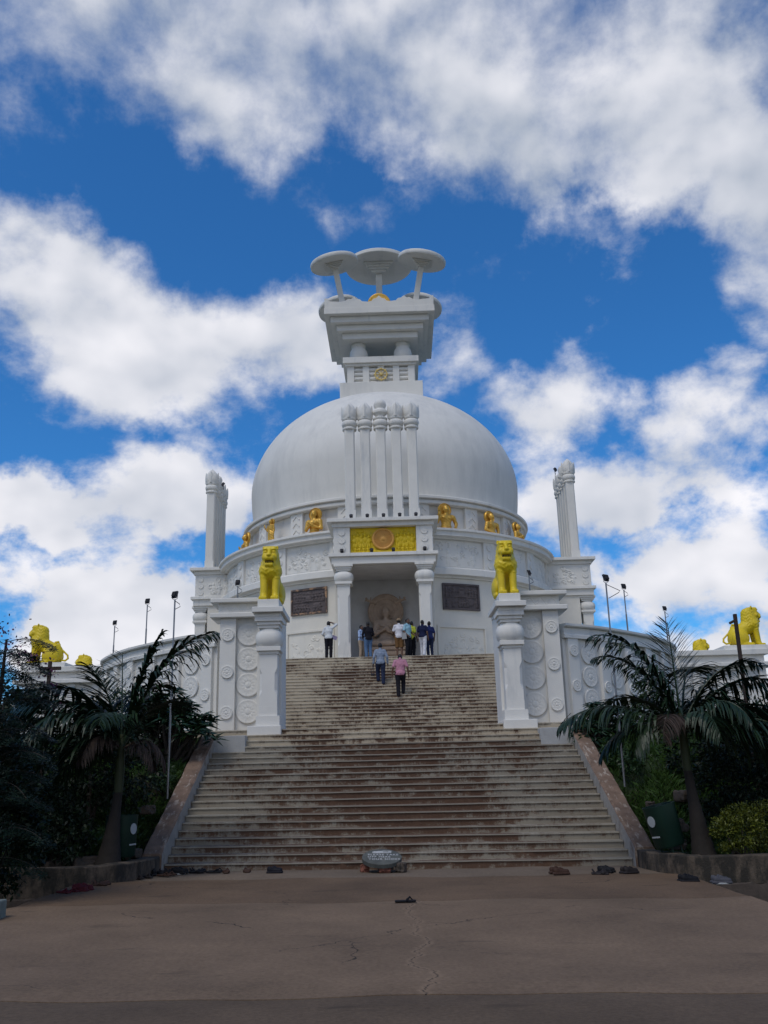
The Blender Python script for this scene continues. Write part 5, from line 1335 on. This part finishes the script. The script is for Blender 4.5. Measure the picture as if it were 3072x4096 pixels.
rk = [(-5.55, 17.5, .32, .34), (-6.0, 17.4, .30, .30), (-4.98, 18.4, .45, .20), (-5.3, 18.9, .75, .26), (-5.6, 19.6, 1.0, .24), (-6.3, 18.6, .6, .3), (4.75+.35, 17.9, .4, .2), (5.3, 18.6, .7, .25), (5.25, 20.0, 1.05, .12), (5.9, 19.8, 1.2, .24), (6.0, 17.3, .3, .16), (-5.1, 19.9, 1.2, .18)]
names = ['pale boulder at the foot of the bank left of the left palm', 'flat boulder at the foot of the bank further left, by the dark bush', 'brown boulder against the lower left cheek wall', 'mossy boulder on the bank behind the left bin', 'mossy boulder higher on the bank behind the left bin', 'half buried boulder behind the dark left bush', 'small brown boulder by the foot of the right cheek wall', 'brown boulder on the bank left of the right bin', 'flat brown stone on the grass bank right of the stairs', 'brown stone on the grass bank behind the right palm trunk', 'low stone between the right palm and the yellow-green bush', 'reddish stone on the bank beside the left cheek wall']
for i, ((x, y, z, r), nm) in enumerate(zip(rk, names)): rock((x, y, z-.05), (r, r*.8, r*.6), nm, M['rock'], 20+i, 'boulder', 'boulders on the planted bank', 'boulder')
for i in range(7):
    rock((-5.9-.42*i, 15.62-.05*(i % 3), -.38+.06*(i % 2)), (.24, .16, .17), 'rough stone in the dark footing under the left bed wall', M['rock'], 60+i, 'stone', 'footing stones under the left wall', 'footing_stone')

# ------------------------------------------------------------------ footwear left at the foot of the stairs
def shoe_mesh(kind):
    S = SDF((-.08, -.18, -.02), (.08, .18, .13), .0075)
    if kind == 'sneaker':
        S.cap((0, .09, .035), (0, -.10, .03), .042, .040, .02); S.ell((0, .08, .06), (.038, .06, .05), .02); S.ell((0, .07, .10), (.024, .045, .04), .008, True); S.box((0, 0, .0), (.048, .15, .018), .015, .01); S.cap((0, -.02, .07), (0, .02, .085), .02, .022, .01)
    else:
        S.box((0, 0, 0), (.045, .145, .014), .012, .01); S.cap((-.042, -.02, .015), (0, -.06, .05), .012, .012, .006); S.cap((.042, -.02, .015), (0, -.06, .05), .012, .012, .006); S.cap((0, -.06, .05), (0, -.10, .012), .010, .009, .006)
        if kind == 'sandal': S.cap((-.042, .09, .01), (0, .125, .06), .012, .012, .006); S.cap((.042, .09, .01), (0, .125, .06), .012, .012, .006); S.cap((-.043, -.05, .015), (.043, -.09, .02), .03, .03, .01)
    return S.mesh()
SH = {k: shoe_mesh(k) for k in ('sneaker', 'slipper', 'sandal')}
SHC = {k: cloth('footwear_'+k, c, rough=.6) for k, c in dict(black=(.008, .008, .010), dark=(.022, .018, .018), brown=(.05, .026, .018), red=(.075, .012, .016), grey=(.06, .06, .07), navy=(.009, .009, .014)).items()}
SHC['sole'] = cloth('white_sole', (.42, .43, .42))
def shoes(kind, col, x, y, rz, lb, gap=.13, sole=False, one=False, upright=False):
    for s in ((-1, 1) if not one else (1,)):
        v, q = SH[kind]; o = quad_obj(kind if kind != 'slipper' else 'flip_flop', v*(1, 1, 1) if s > 0 else v*(1.0, 1, 1), q, SHC[col], None, True)
        a = rz+rad(s*7); px, py = x+s*gap/2*math.cos(rz), y+s*gap/2*math.sin(rz)
        o.location = (px, py, tilt(px, py)+.017); o.rotation_euler = (0, 0, a); o.scale = (1.0,)*3
        if sole: b_ = MB(); b_.lathe([(.05, -.012), (.052, .006), (.05, .008)], 20); so = b_.build('sole', SHC['sole'], o); so.scale = (1, 2.9, 1); so.location = (0, 0, -.008)
        tag(o, ('%s of the ' % ('left one' if s < 0 else 'right one') if not one else '')+lb, 'shoe', 'footwear left at the foot of the stairs')
shoes('sneaker', 'black', -4.05, 18.22, rad(80), 'black trainers with white soles in the heap left of the stairs', sole=True)
shoes('sneaker', 'black', -4.52, 17.95, rad(200), 'black trainers nearest the left cheek wall', sole=False)
shoes('slipper', 'dark', -4.55, 17.45, rad(60), 'dark flip-flops in front of the left wall corner', .2)
shoes('slipper', 'brown', -4.20, 17.85, rad(70), 'brown flip-flops before the left shoe heap', .16)
shoes('sandal', 'dark', -4.35, 18.32, rad(30), 'dark sandals at the back of the left heap', .16)
shoes('sandal', 'black', -3.75, 18.40, rad(80), 'black sandals behind the white-soled trainers', .15)
shoes('slipper', 'black', -3.42, 18.40, rad(85), 'black flip-flops flat on the ground by the first step', .18)
shoes('sandal', 'brown', -3.0, 18.25, rad(10), 'brown strapped sandals standing apart on the left', .36)
shoes('sneaker', 'navy', -2.28, 18.12, rad(95), 'navy shoes left alone by the first step', .13)
shoes('sandal', 'brown', -4.95, 16.35, rad(85), 'brown sandals by the left wall end', .15)
shoes('sneaker', 'red', -5.0, 15.55, rad(80), 'red and black trainers at the left edge of the paving', .15)
shoes('slipper', 'red', -5.16, 15.35, rad(60), 'red flip-flops at the left edge of the paving', .15)
shoes('sneaker', 'brown', 2.78, 17.25, rad(100), 'brown rounded slippers on the pale strip right of the sign', .22)
shoes('sandal', 'dark', 3.45, 17.05, rad(80), 'small dark sandals right of the stairs', .22)
shoes('sneaker', 'black', 3.62, 17.35, rad(60), 'black shoes propped by the right wall corner', .12)
shoes('sneaker', 'dark', 3.98, 17.2, rad(120), 'dark shoes against the rounded right wall end', .12)
shoes('sneaker', 'black', 4.55, 15.72, rad(95), 'black high shoes beside the right wall', .14)
shoes('sneaker', 'grey', 4.98, 15.45, rad(85), 'grey and red trainers with white soles at the right', .14, True)
shoes('slipper', 'black', .02, 13.55, rad(85), 'single black flip-flop lying on the paving joint', one=True)

# ------------------------------------------------------------------ vegetation
def leaf_cloud(name, m, parent, centers, radii, n, size, seed, asp=2.2, droop=.3, loc=None, shell=.55):
    """n bent leaves spread through a set of ellipsoids, thinner inside, with gaps between clumps"""
    rg = np.random.default_rng(seed); C = np.array(centers, float); R = np.array(radii, float)
    w = (R.prod(1))**.75; k = rg.choice(len(C), n, p=w/w.sum())
    d = rg.normal(size=(n, 3)); d /= np.linalg.norm(d, axis=1, keepdims=True)
    ncl = 26; cl = rg.normal(size=(ncl, 3)); cl /= np.linalg.norm(cl, axis=1, keepdims=True)
    near = np.argmax(d @ cl.T, 1); d = d*.62+cl[near]*.38+rg.normal(size=(n, 3))*.06; d /= np.linalg.norm(d, axis=1, keepdims=True)
    rr = shell+(1-shell)*rg.random(n)**.6+rg.normal(size=n)*.06
    P = C[k]+d*R[k]*rr[:, None]
    ax = d*.8+rg.normal(size=(n, 3))*.75; ax[:, 2] -= droop; ax /= np.linalg.norm(ax, axis=1, keepdims=True)
    sd = np.cross(ax, rg.normal(size=(n, 3))); sd /= np.linalg.norm(sd, axis=1, keepdims=True); no = np.cross(ax, sd)
    L = size*rg.uniform(.6, 1.3, n)[:, None]; W = L/asp*.5
    v = np.stack([P, P+ax*L*.45+sd*W+no*L*.08, P+ax*L-no*L*.10, P+ax*L*.45-sd*W+no*L*.08], 1).reshape(-1, 3)
    return quad_obj(name, v, np.arange(4*n).reshape(n, 4), m, parent, False, loc)

def branchy(name, m, parent, base, tips, r, seed, loc=None):
    rg = np.random.default_rng(seed); b = MB(); base = Vector(base)
    for tp in tips:
        tp = Vector(tp); mid = base.lerp(tp, .5)+Vector(rg.normal(size=3)*(tp-base).length*.08); mid.z -= .05*(tp-base).length
        b.tube([base, base.lerp(mid, .6)+Vector((0, 0, .03)), mid, mid.lerp(tp, .6), tp], [r, r*.8, r*.6, r*.4, r*.16], 7)
    return b.build(name, m, parent, True)

def shrub(name, cat, lb, loc, cs, rs, n, size, m, seed, stem=.05, group=None, asp=2.2, shell=.5):
    t = empty(name, loc); tag(t, lb, cat, group)
    leaf_cloud('crown', m, t, cs, rs, n, size, seed, asp, shell=shell)
    branchy('trunk', M['twig'], t, (0, 0, -.15), [tuple(np.array(c)*(1, 1, .95)) for c in cs], stem, seed)
    return t

def frond(parent, base, az, el, L, droop, seed, m, width=.70, n=60, hang=.55, twist=0.0):
    """a feather leaf: arching midrib with two rows of hanging leaflets"""
    rg = np.random.default_rng(seed); p = np.array(base, float); d = V3(math.cos(az)*math.cos(el), math.sin(az)*math.cos(el), math.sin(el)); pts = [p.copy()]; ds = []
    for i in range(n):
        e = d.copy(); ds.append(e); p = p+e*L/n; pts.append(p.copy()); d = unit(d+V3(0, 0, -droop/n*(.4+1.6*i/n)))
    b = MB(); idx = list(range(0, n+1, 4)); b.tube([tuple(pts[i]) for i in idx], [.022*(1-.85*i/n)*L/1.8+.003 for i in idx], 5)
    v = list(b.v); f = list(b.f); q = []
    for i in range(int(n*.12), n):
        u = i/n; c = pts[i]; dd = ds[i]; sdv = unit(np.cross(dd, V3(0, 0, 1))+V3(0, 0, .01))
        ln = width*math.sin(math.pi*min(1, .16+.80*u))**.7*L/1.8*rg.uniform(.72, 1.15)
        for s in (-1, 1):
            if rg.random() < .08: continue
            g = unit(dd*.62+sdv*s*.85+V3(0, 0, .22-hang*.35)+rg.normal(size=3)*.12); w = .0115*rg.uniform(.8, 1.25)*L/1.8; k = len(v); c0 = c.copy(); wd = unit(np.cross(g, V3(0, 0, 1)+dd*.3)); segs = 4
            for j in range(segs+1):
                ww = w*(.55+.9*math.sin(math.pi*min(1, .18+.62*j/segs)))*(1 if j < segs else .12)
                v += [tuple(c0-wd*ww), tuple(c0+wd*ww)]; c0 = c0+g*ln/segs; g = unit(g+V3(0, 0, -hang*.95)*(j+1)/segs)
            for j in range(segs): f.append((k+2*j, k+2*j+1, k+2*j+3, k+2*j+2))
    return mesh_obj('frond', v, f, m, parent)

def palm(loc, lb, h, r0, r1, lean, fronds, crown):
    t = empty('palm_tree', loc); tag(t, lb, 'palm tree', 'palms each side of the stairs')
    b = MB(); n = 22; pts = []; rs = []
    for i in range(n+1):
        u = i/n; pts.append((lean[0]*u, lean[1]*u, -.3+(h+.3)*u)); rs.append((r0*(1-u)**1.7+r1*(1-(1-u)**1.7))*(1+.03*math.sin(i*2.4)))
    b.tube(pts, rs, 20); b.build('trunk', M['bark'], t, True)
    b = MB(); b.tube([(lean[0], lean[1], h-.02), (lean[0]*1.05, lean[1], h+.35), (lean[0]*1.1, lean[1], h+.75), (lean[0]*1.15, lean[1], h+1.0)], [r1*1.05, r1*1.12, r1*.85, r1*.45], 16); b.build('crownshaft', M['shaft'], t, True)
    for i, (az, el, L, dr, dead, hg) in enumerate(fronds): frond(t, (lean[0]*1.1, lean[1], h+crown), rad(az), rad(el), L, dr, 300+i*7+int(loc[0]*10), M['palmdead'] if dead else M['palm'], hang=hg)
    return t
# azimuth 0 = right, 90 = away, 180 = left, 270 = to the camera
palm((-5.16, 17.35, .2), 'dark royal palm with drooping fronds in front of the left curved wall', 1.34, .32, .078, (.12, .1), [
    (8, 72, 2.85, 1.45, 0, .8), (22, 80, 2.3, 1.0, 0, .7), (172, 62, 2.7, 2.1, 0, .75), (188, 54, 2.5, 1.9, 0, .75), (160, 46, 2.5, 1.8, 0, .7), (200, 28, 2.6, 1.5, 0, .8), (180, 12, 2.5, 1.3, 0, .8), (150, 72, 2.0, 1.2, 0, .4), (115, 80, 1.9, .6, 0, .3),
    (5, 38, 1.15, 3.0, 1, 1.2), (340, 30, 1.0, 2.8, 1, 1.2), (235, 45, 1.2, 2.9, 1, 1.2), (215, 50, 2.1, 2.0, 0, .9), (265, 62, 1.5, 2.3, 0, .9), (75, 64, 2.1, 1.4, 0, .6), (55, 58, 2.0, 1.6, 0, .7), (135, 54, 2.2, 1.5, 0, .6), (165, 5, 2.0, 1.6, 0, .9)], .72)
palm((5.40, 17.35, .2), 'royal palm with wide spreading fronds in front of the right curved wall', 1.46, .27, .075, (-.12, .1), [
    (177, 74, 2.55, 1.85, 0, .85), (168, 68, 2.2, 1.6, 0, .8), (95, 86, 2.0, .12, 0, .12), (181, 30, 2.45, 1.15, 0, 1.0), (8, 48, 2.6, 1.45, 0, .85), (352, 30, 2.5, 1.35, 0, .95), (20, 26, 2.7, 1.1, 0, .9), (335, 18, 2.4, 1.3, 0, 1.1), (62, 58, 2.3, 1.3, 0, .6),
    (205, 30, 1.5, 2.4, 0, 1.2), (232, 44, 1.3, 2.8, 1, 1.2), (285, 40, 1.5, 2.4, 0, 1.1), (130, 46, 2.2, 1.6, 0, .7), (2, 62, 2.2, 1.5, 0, .8), (45, 40, 2.4, 1.4, 0, .8), (312, 48, 1.7, 2.2, 0, 1.0), (0, 4, 2.3, 1.1, 0, 1.1), (160, 20, 1.8, 1.6, 0, 1.0)], .72)

def plumeria(loc, lb, seed, cl, spread, size=.34):
    rg = np.random.default_rng(seed); t = empty('frangipani_tree', loc); tag(t, lb, 'tree'); tips = []
    v = []; q = []
    for i in range(int(cl*1.5)):
        a = rg.uniform(0, 6.28); r = spread*math.sqrt(rg.random()); c = V3(r*math.cos(a), r*math.sin(a)*.7, 1.55-.75*(r/spread)**2*1.0+rg.uniform(-.38, .14)); tips.append(c)
        for k in range(15):
            b_ = 6.28*k/15*2.4+rg.uniform(-.2, .2); e = rg.uniform(-.25, .85); d = V3(math.cos(b_)*math.cos(e), math.sin(b_)*math.cos(e), math.sin(e)); L = size*rg.uniform(.75, 1.15); W = L*.15
            sd = unit(np.cross(d, V3(0, 0, 1))); n0 = len(v); up = np.cross(sd, d)
            P_ = [c+d*.03, c+d*L*.5+up*.03, c+d*L-V3(0, 0, .07)]
            v += [P_[0], c+d*L*.38+sd*W+up*.012, P_[2], c+d*L*.38-sd*W+up*.012, P_[1]]
            q += [(n0, n0+1, n0+4, n0+4), (n0+1, n0+2, n0+4, n0+4), (n0+2, n0+3, n0+4, n0+4), (n0+3, n0, n0+4, n0+4)]
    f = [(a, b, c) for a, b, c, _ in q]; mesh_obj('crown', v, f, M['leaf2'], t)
    branchy('trunk', M['twig'], t, (0, 0, -.2), [tuple(c) for c in tips[::2]], .07, seed)
plumeria((-5.35, 22.7, 2.1), 'rounded frangipani tree with long glossy leaves beside the left curved wall', 5, 62, 1.1, .36)
plumeria((5.25, 23.4, 1.75), 'frangipani with dark glossy leaves at the foot of the right curved wall', 6, 34, .75, .30)

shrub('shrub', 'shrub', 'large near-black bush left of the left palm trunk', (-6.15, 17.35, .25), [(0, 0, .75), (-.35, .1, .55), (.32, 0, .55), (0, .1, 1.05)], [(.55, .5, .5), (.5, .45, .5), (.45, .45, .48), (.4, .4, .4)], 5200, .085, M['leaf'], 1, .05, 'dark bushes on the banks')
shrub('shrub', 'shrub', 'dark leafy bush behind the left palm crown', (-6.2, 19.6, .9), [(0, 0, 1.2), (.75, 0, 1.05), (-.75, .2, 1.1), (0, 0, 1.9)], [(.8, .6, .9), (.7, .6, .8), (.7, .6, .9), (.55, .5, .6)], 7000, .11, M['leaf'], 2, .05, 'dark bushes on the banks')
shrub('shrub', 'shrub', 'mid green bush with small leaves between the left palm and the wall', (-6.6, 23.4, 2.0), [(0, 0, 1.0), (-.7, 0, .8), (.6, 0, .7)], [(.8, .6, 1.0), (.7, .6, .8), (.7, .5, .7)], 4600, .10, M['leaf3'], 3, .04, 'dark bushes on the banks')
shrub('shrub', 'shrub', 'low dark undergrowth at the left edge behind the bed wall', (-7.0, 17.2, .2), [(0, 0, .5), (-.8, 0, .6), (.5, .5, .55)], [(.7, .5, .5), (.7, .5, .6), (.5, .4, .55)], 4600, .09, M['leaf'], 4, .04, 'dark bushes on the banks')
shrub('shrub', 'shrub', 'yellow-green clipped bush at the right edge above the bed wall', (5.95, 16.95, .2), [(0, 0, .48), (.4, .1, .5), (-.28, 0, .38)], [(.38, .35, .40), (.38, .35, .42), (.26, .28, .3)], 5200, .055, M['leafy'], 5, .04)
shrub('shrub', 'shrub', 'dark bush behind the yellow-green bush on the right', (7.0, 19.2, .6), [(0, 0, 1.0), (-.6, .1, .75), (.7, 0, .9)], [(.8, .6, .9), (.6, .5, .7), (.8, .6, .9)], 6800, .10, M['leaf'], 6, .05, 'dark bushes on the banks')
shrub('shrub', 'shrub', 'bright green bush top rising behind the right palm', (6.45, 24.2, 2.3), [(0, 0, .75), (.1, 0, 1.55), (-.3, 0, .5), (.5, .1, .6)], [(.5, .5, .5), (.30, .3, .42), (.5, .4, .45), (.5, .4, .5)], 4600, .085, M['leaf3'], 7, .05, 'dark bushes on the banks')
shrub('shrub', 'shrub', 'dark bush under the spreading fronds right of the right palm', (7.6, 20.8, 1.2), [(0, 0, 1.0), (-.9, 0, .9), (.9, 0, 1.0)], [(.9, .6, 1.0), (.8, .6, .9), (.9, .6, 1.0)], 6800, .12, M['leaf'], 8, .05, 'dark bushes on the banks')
shrub('shrub', 'shrub', 'leafy weed growing over the left cheek wall', (-5.2, 21.6, 1.6), [(0, 0, .25), (.1, -.5, .12)], [(.28, .4, .28), (.2, .35, .2)], 1300, .075, M['leaf3'], 10, .02, 'weeds along the cheek walls')
shrub('shrub', 'shrub', 'leafy weed growing over the right cheek wall', (5.12, 21.9, 1.75), [(0, 0, .25), (.12, -.7, .1), (0, .8, .3)], [(.24, .4, .28), (.25, .4, .24), (.25, .4, .3)], 1700, .085, M['leaf3'], 11, .02, 'weeds along the cheek walls')

def feathery(loc, lb, seed):
    """tall slender tree of twice-divided leaves with purple flower heads"""
    rg = np.random.default_rng(seed); t = empty('flowering_tree', loc); tag(t, lb, 'tree'); v = []; f = []; b = MB()
    b.tube([(0, 0, -.5), (.03, 0, 1.2), (-.05, 0, 2.6), (.0, 0, 4.2)], [.09, .07, .05, .02], 8)
    hs = []
    for i in range(64):
        z = 1.0+3.2*(i/64)**.9; a = i*2.4; L = (1.15-.5*(z-1)/3.2)*rg.uniform(.75, 1.1); d = V3(math.cos(a), math.sin(a)*.8, rg.uniform(.1, .5)); p = V3(0, 0, z); pts = [tuple(p)]
        m = 18
        for k in range(m):
            p = p+unit(d)*L/m; d = d+V3(0, 0, -.055); pts.append(tuple(p)); u = k/m
            if u < .12: continue
            sd = unit(np.cross(unit(d), V3(0, 0, 1)))
            for s in (-1, 1):
                g = unit(unit(d)*.5+sd*s+V3(0, 0, rg.uniform(-.5, .05))); ln = .30*math.sin(math.pi*(.15+.8*u))
                nn = 7
                for j in range(nn):
                    c = p+g*ln*(j+1)/nn+V3(0, 0, -.04*(j/nn)**2); o1 = unit(np.cross(g, V3(0, 0, 1))+rg.normal(size=3)*.35); w = .066
                    for s2 in (-1, 1): n0 = len(v); e = c+o1*s2*w+g*.018; v.extend([c, (c+e)/2+g*.010, e, (c+e)/2-g*.008]); f.append((n0, n0+1, n0+2, n0+3))
        b.tube(pts[::3]+[pts[-1]], [.006]*(len(pts[::3]))+[.003], 4); hs.append(np.array(pts[-1]))
    b.build('trunk', M['twig'], t, True); mesh_obj('crown', v, f, M['feather'], t)
    fl = []; ff = []
    for c in [V3(-.05, -.1, 4.35), V3(.15, 0, 4.2), V3(.25, -.1, 4.0), V3(-.2, 0, 4.15)]+[h for h in hs[-14::5]]:
        for k in range(26):
            p = c+rg.normal(size=3)*(.09, .07, .10); d = unit(rg.normal(size=3)); s_ = unit(np.cross(d, rg.normal(size=3)))*.018; n0 = len(fl); fl += [p, p+d*.03+s_, p+d*.055, p+d*.03-s_]; ff.append((n0, n0+1, n0+2, n0+3))
    mesh_obj('blossom', fl, ff, M['flower'], t)
feathery((-6.02, 14.3, -.35), 'tall feathery-leaved tree with purple flowers at the left edge', 3)
shrub('shrub', 'shrub', 'dark dense tree-like bush under the feathery tree at the left edge', (-6.3, 15.0, -.4), [(0, 0, 1.9), (-.3, 0, 2.75), (.25, .2, 1.3), (-.5, 0, 1.4)], [(.68, .5, .8), (.55, .5, .6), (.55, .5, .8), (.6, .5, .8)], 9600, .10, M['leaf'], 12, .05, 'dark bushes on the banks')

def tree_far(loc, lb, h, w, seed):
    rg = np.random.default_rng(seed); t = empty('tree', loc); tag(t, lb, 'tree', 'trees beside the terrace'); cs = []; rs = []
    for i in range(9):
        a = rg.uniform(0, 6.28); r = w*rg.uniform(.2, .8); cs.append((r*math.cos(a), r*math.sin(a), h*rg.uniform(.45, .95))); rs.append((w*rg.uniform(.35, .6), w*rg.uniform(.35, .6), h*rg.uniform(.16, .26)))
    leaf_cloud('crown', M['leaf'], t, cs, rs, 5200, .22, seed, loc=None); branchy('trunk', M['twig'], t, (0, 0, -.5), cs, .14, seed)
tree_far((-9.6, 21.5, .4), 'dark tree at the left edge behind the feathery tree', 3.0, 1.5, 31)
tree_far((9.4, 20.5, .4), 'dark tree at the right edge behind the palm fronds', 2.6, 1.4, 32)

def grass():
    rg = np.random.default_rng(9); n = 100000; x = np.where(rg.random(n) < .5, -1, 1)*rg.uniform(4.95, 9.0, n); y = rg.uniform(17.9, 25.3, n)
    keep = (np.sin(x*2.3+y*1.1)+np.sin(x*1.1-y*2.7)+rg.normal(size=n)*.7 > -.9); x, y = x[keep], y[keep]; n = len(x)
    z = np.array([hill_h(a, b) for a, b in zip(x, y)]); h = rg.uniform(.05, .19, n); a = rg.uniform(0, 6.28, n); w = .0065
    dx, dy = np.cos(a)*w, np.sin(a)*w; lx, ly = rg.normal(size=n)*.09, rg.normal(size=n)*.09-.03
    v = np.stack([np.stack([x-dx, y-dy, z-.03], 1), np.stack([x+dx, y+dy, z-.03], 1), np.stack([x+dx*.6+lx*.4, y+dy*.6+ly*.4, z+h*.6], 1), np.stack([x+lx, y+ly, z+h], 1)], 1).reshape(-1, 3)
    o = quad_obj('grass', v, np.arange(4*n).reshape(n, 4), M['grass']); tag(o, kind='stuff')
grass()
def creepers():
    rg = np.random.default_rng(19); n = 7000; s = np.where(rg.random(n) < .5, -1, 1); x = s*rg.uniform(5.05, 8.5, n); y = rg.uniform(16.9, 25.0, n)
    keep = np.sin(x*1.7-y*1.3)+np.sin(x*3.1+y*.9)+rg.normal(size=n)*.5 > .45; x, y = x[keep], y[keep]; n = len(x)
    z = np.array([hill_h(a, b) for a, b in zip(x, y)])+rg.uniform(0, .16, n); P = np.stack([x, y, z], 1); d = rg.normal(size=(n, 3)); d[:, 2] = np.abs(d[:, 2])*.4; d /= np.linalg.norm(d, axis=1, keepdims=True); sd = np.cross(d, (0, 0, 1)); sd /= np.linalg.norm(sd, axis=1, keepdims=True); L = rg.uniform(.05, .11, n)[:, None]
    v = np.stack([P, P+d*L*.5+sd*L*.3, P+d*L, P+d*L*.5-sd*L*.3], 1).reshape(-1, 3)
    tag(quad_obj('ground_cover', v, np.arange(4*n).reshape(n, 4), M['leaf3']), kind='stuff')
creepers()
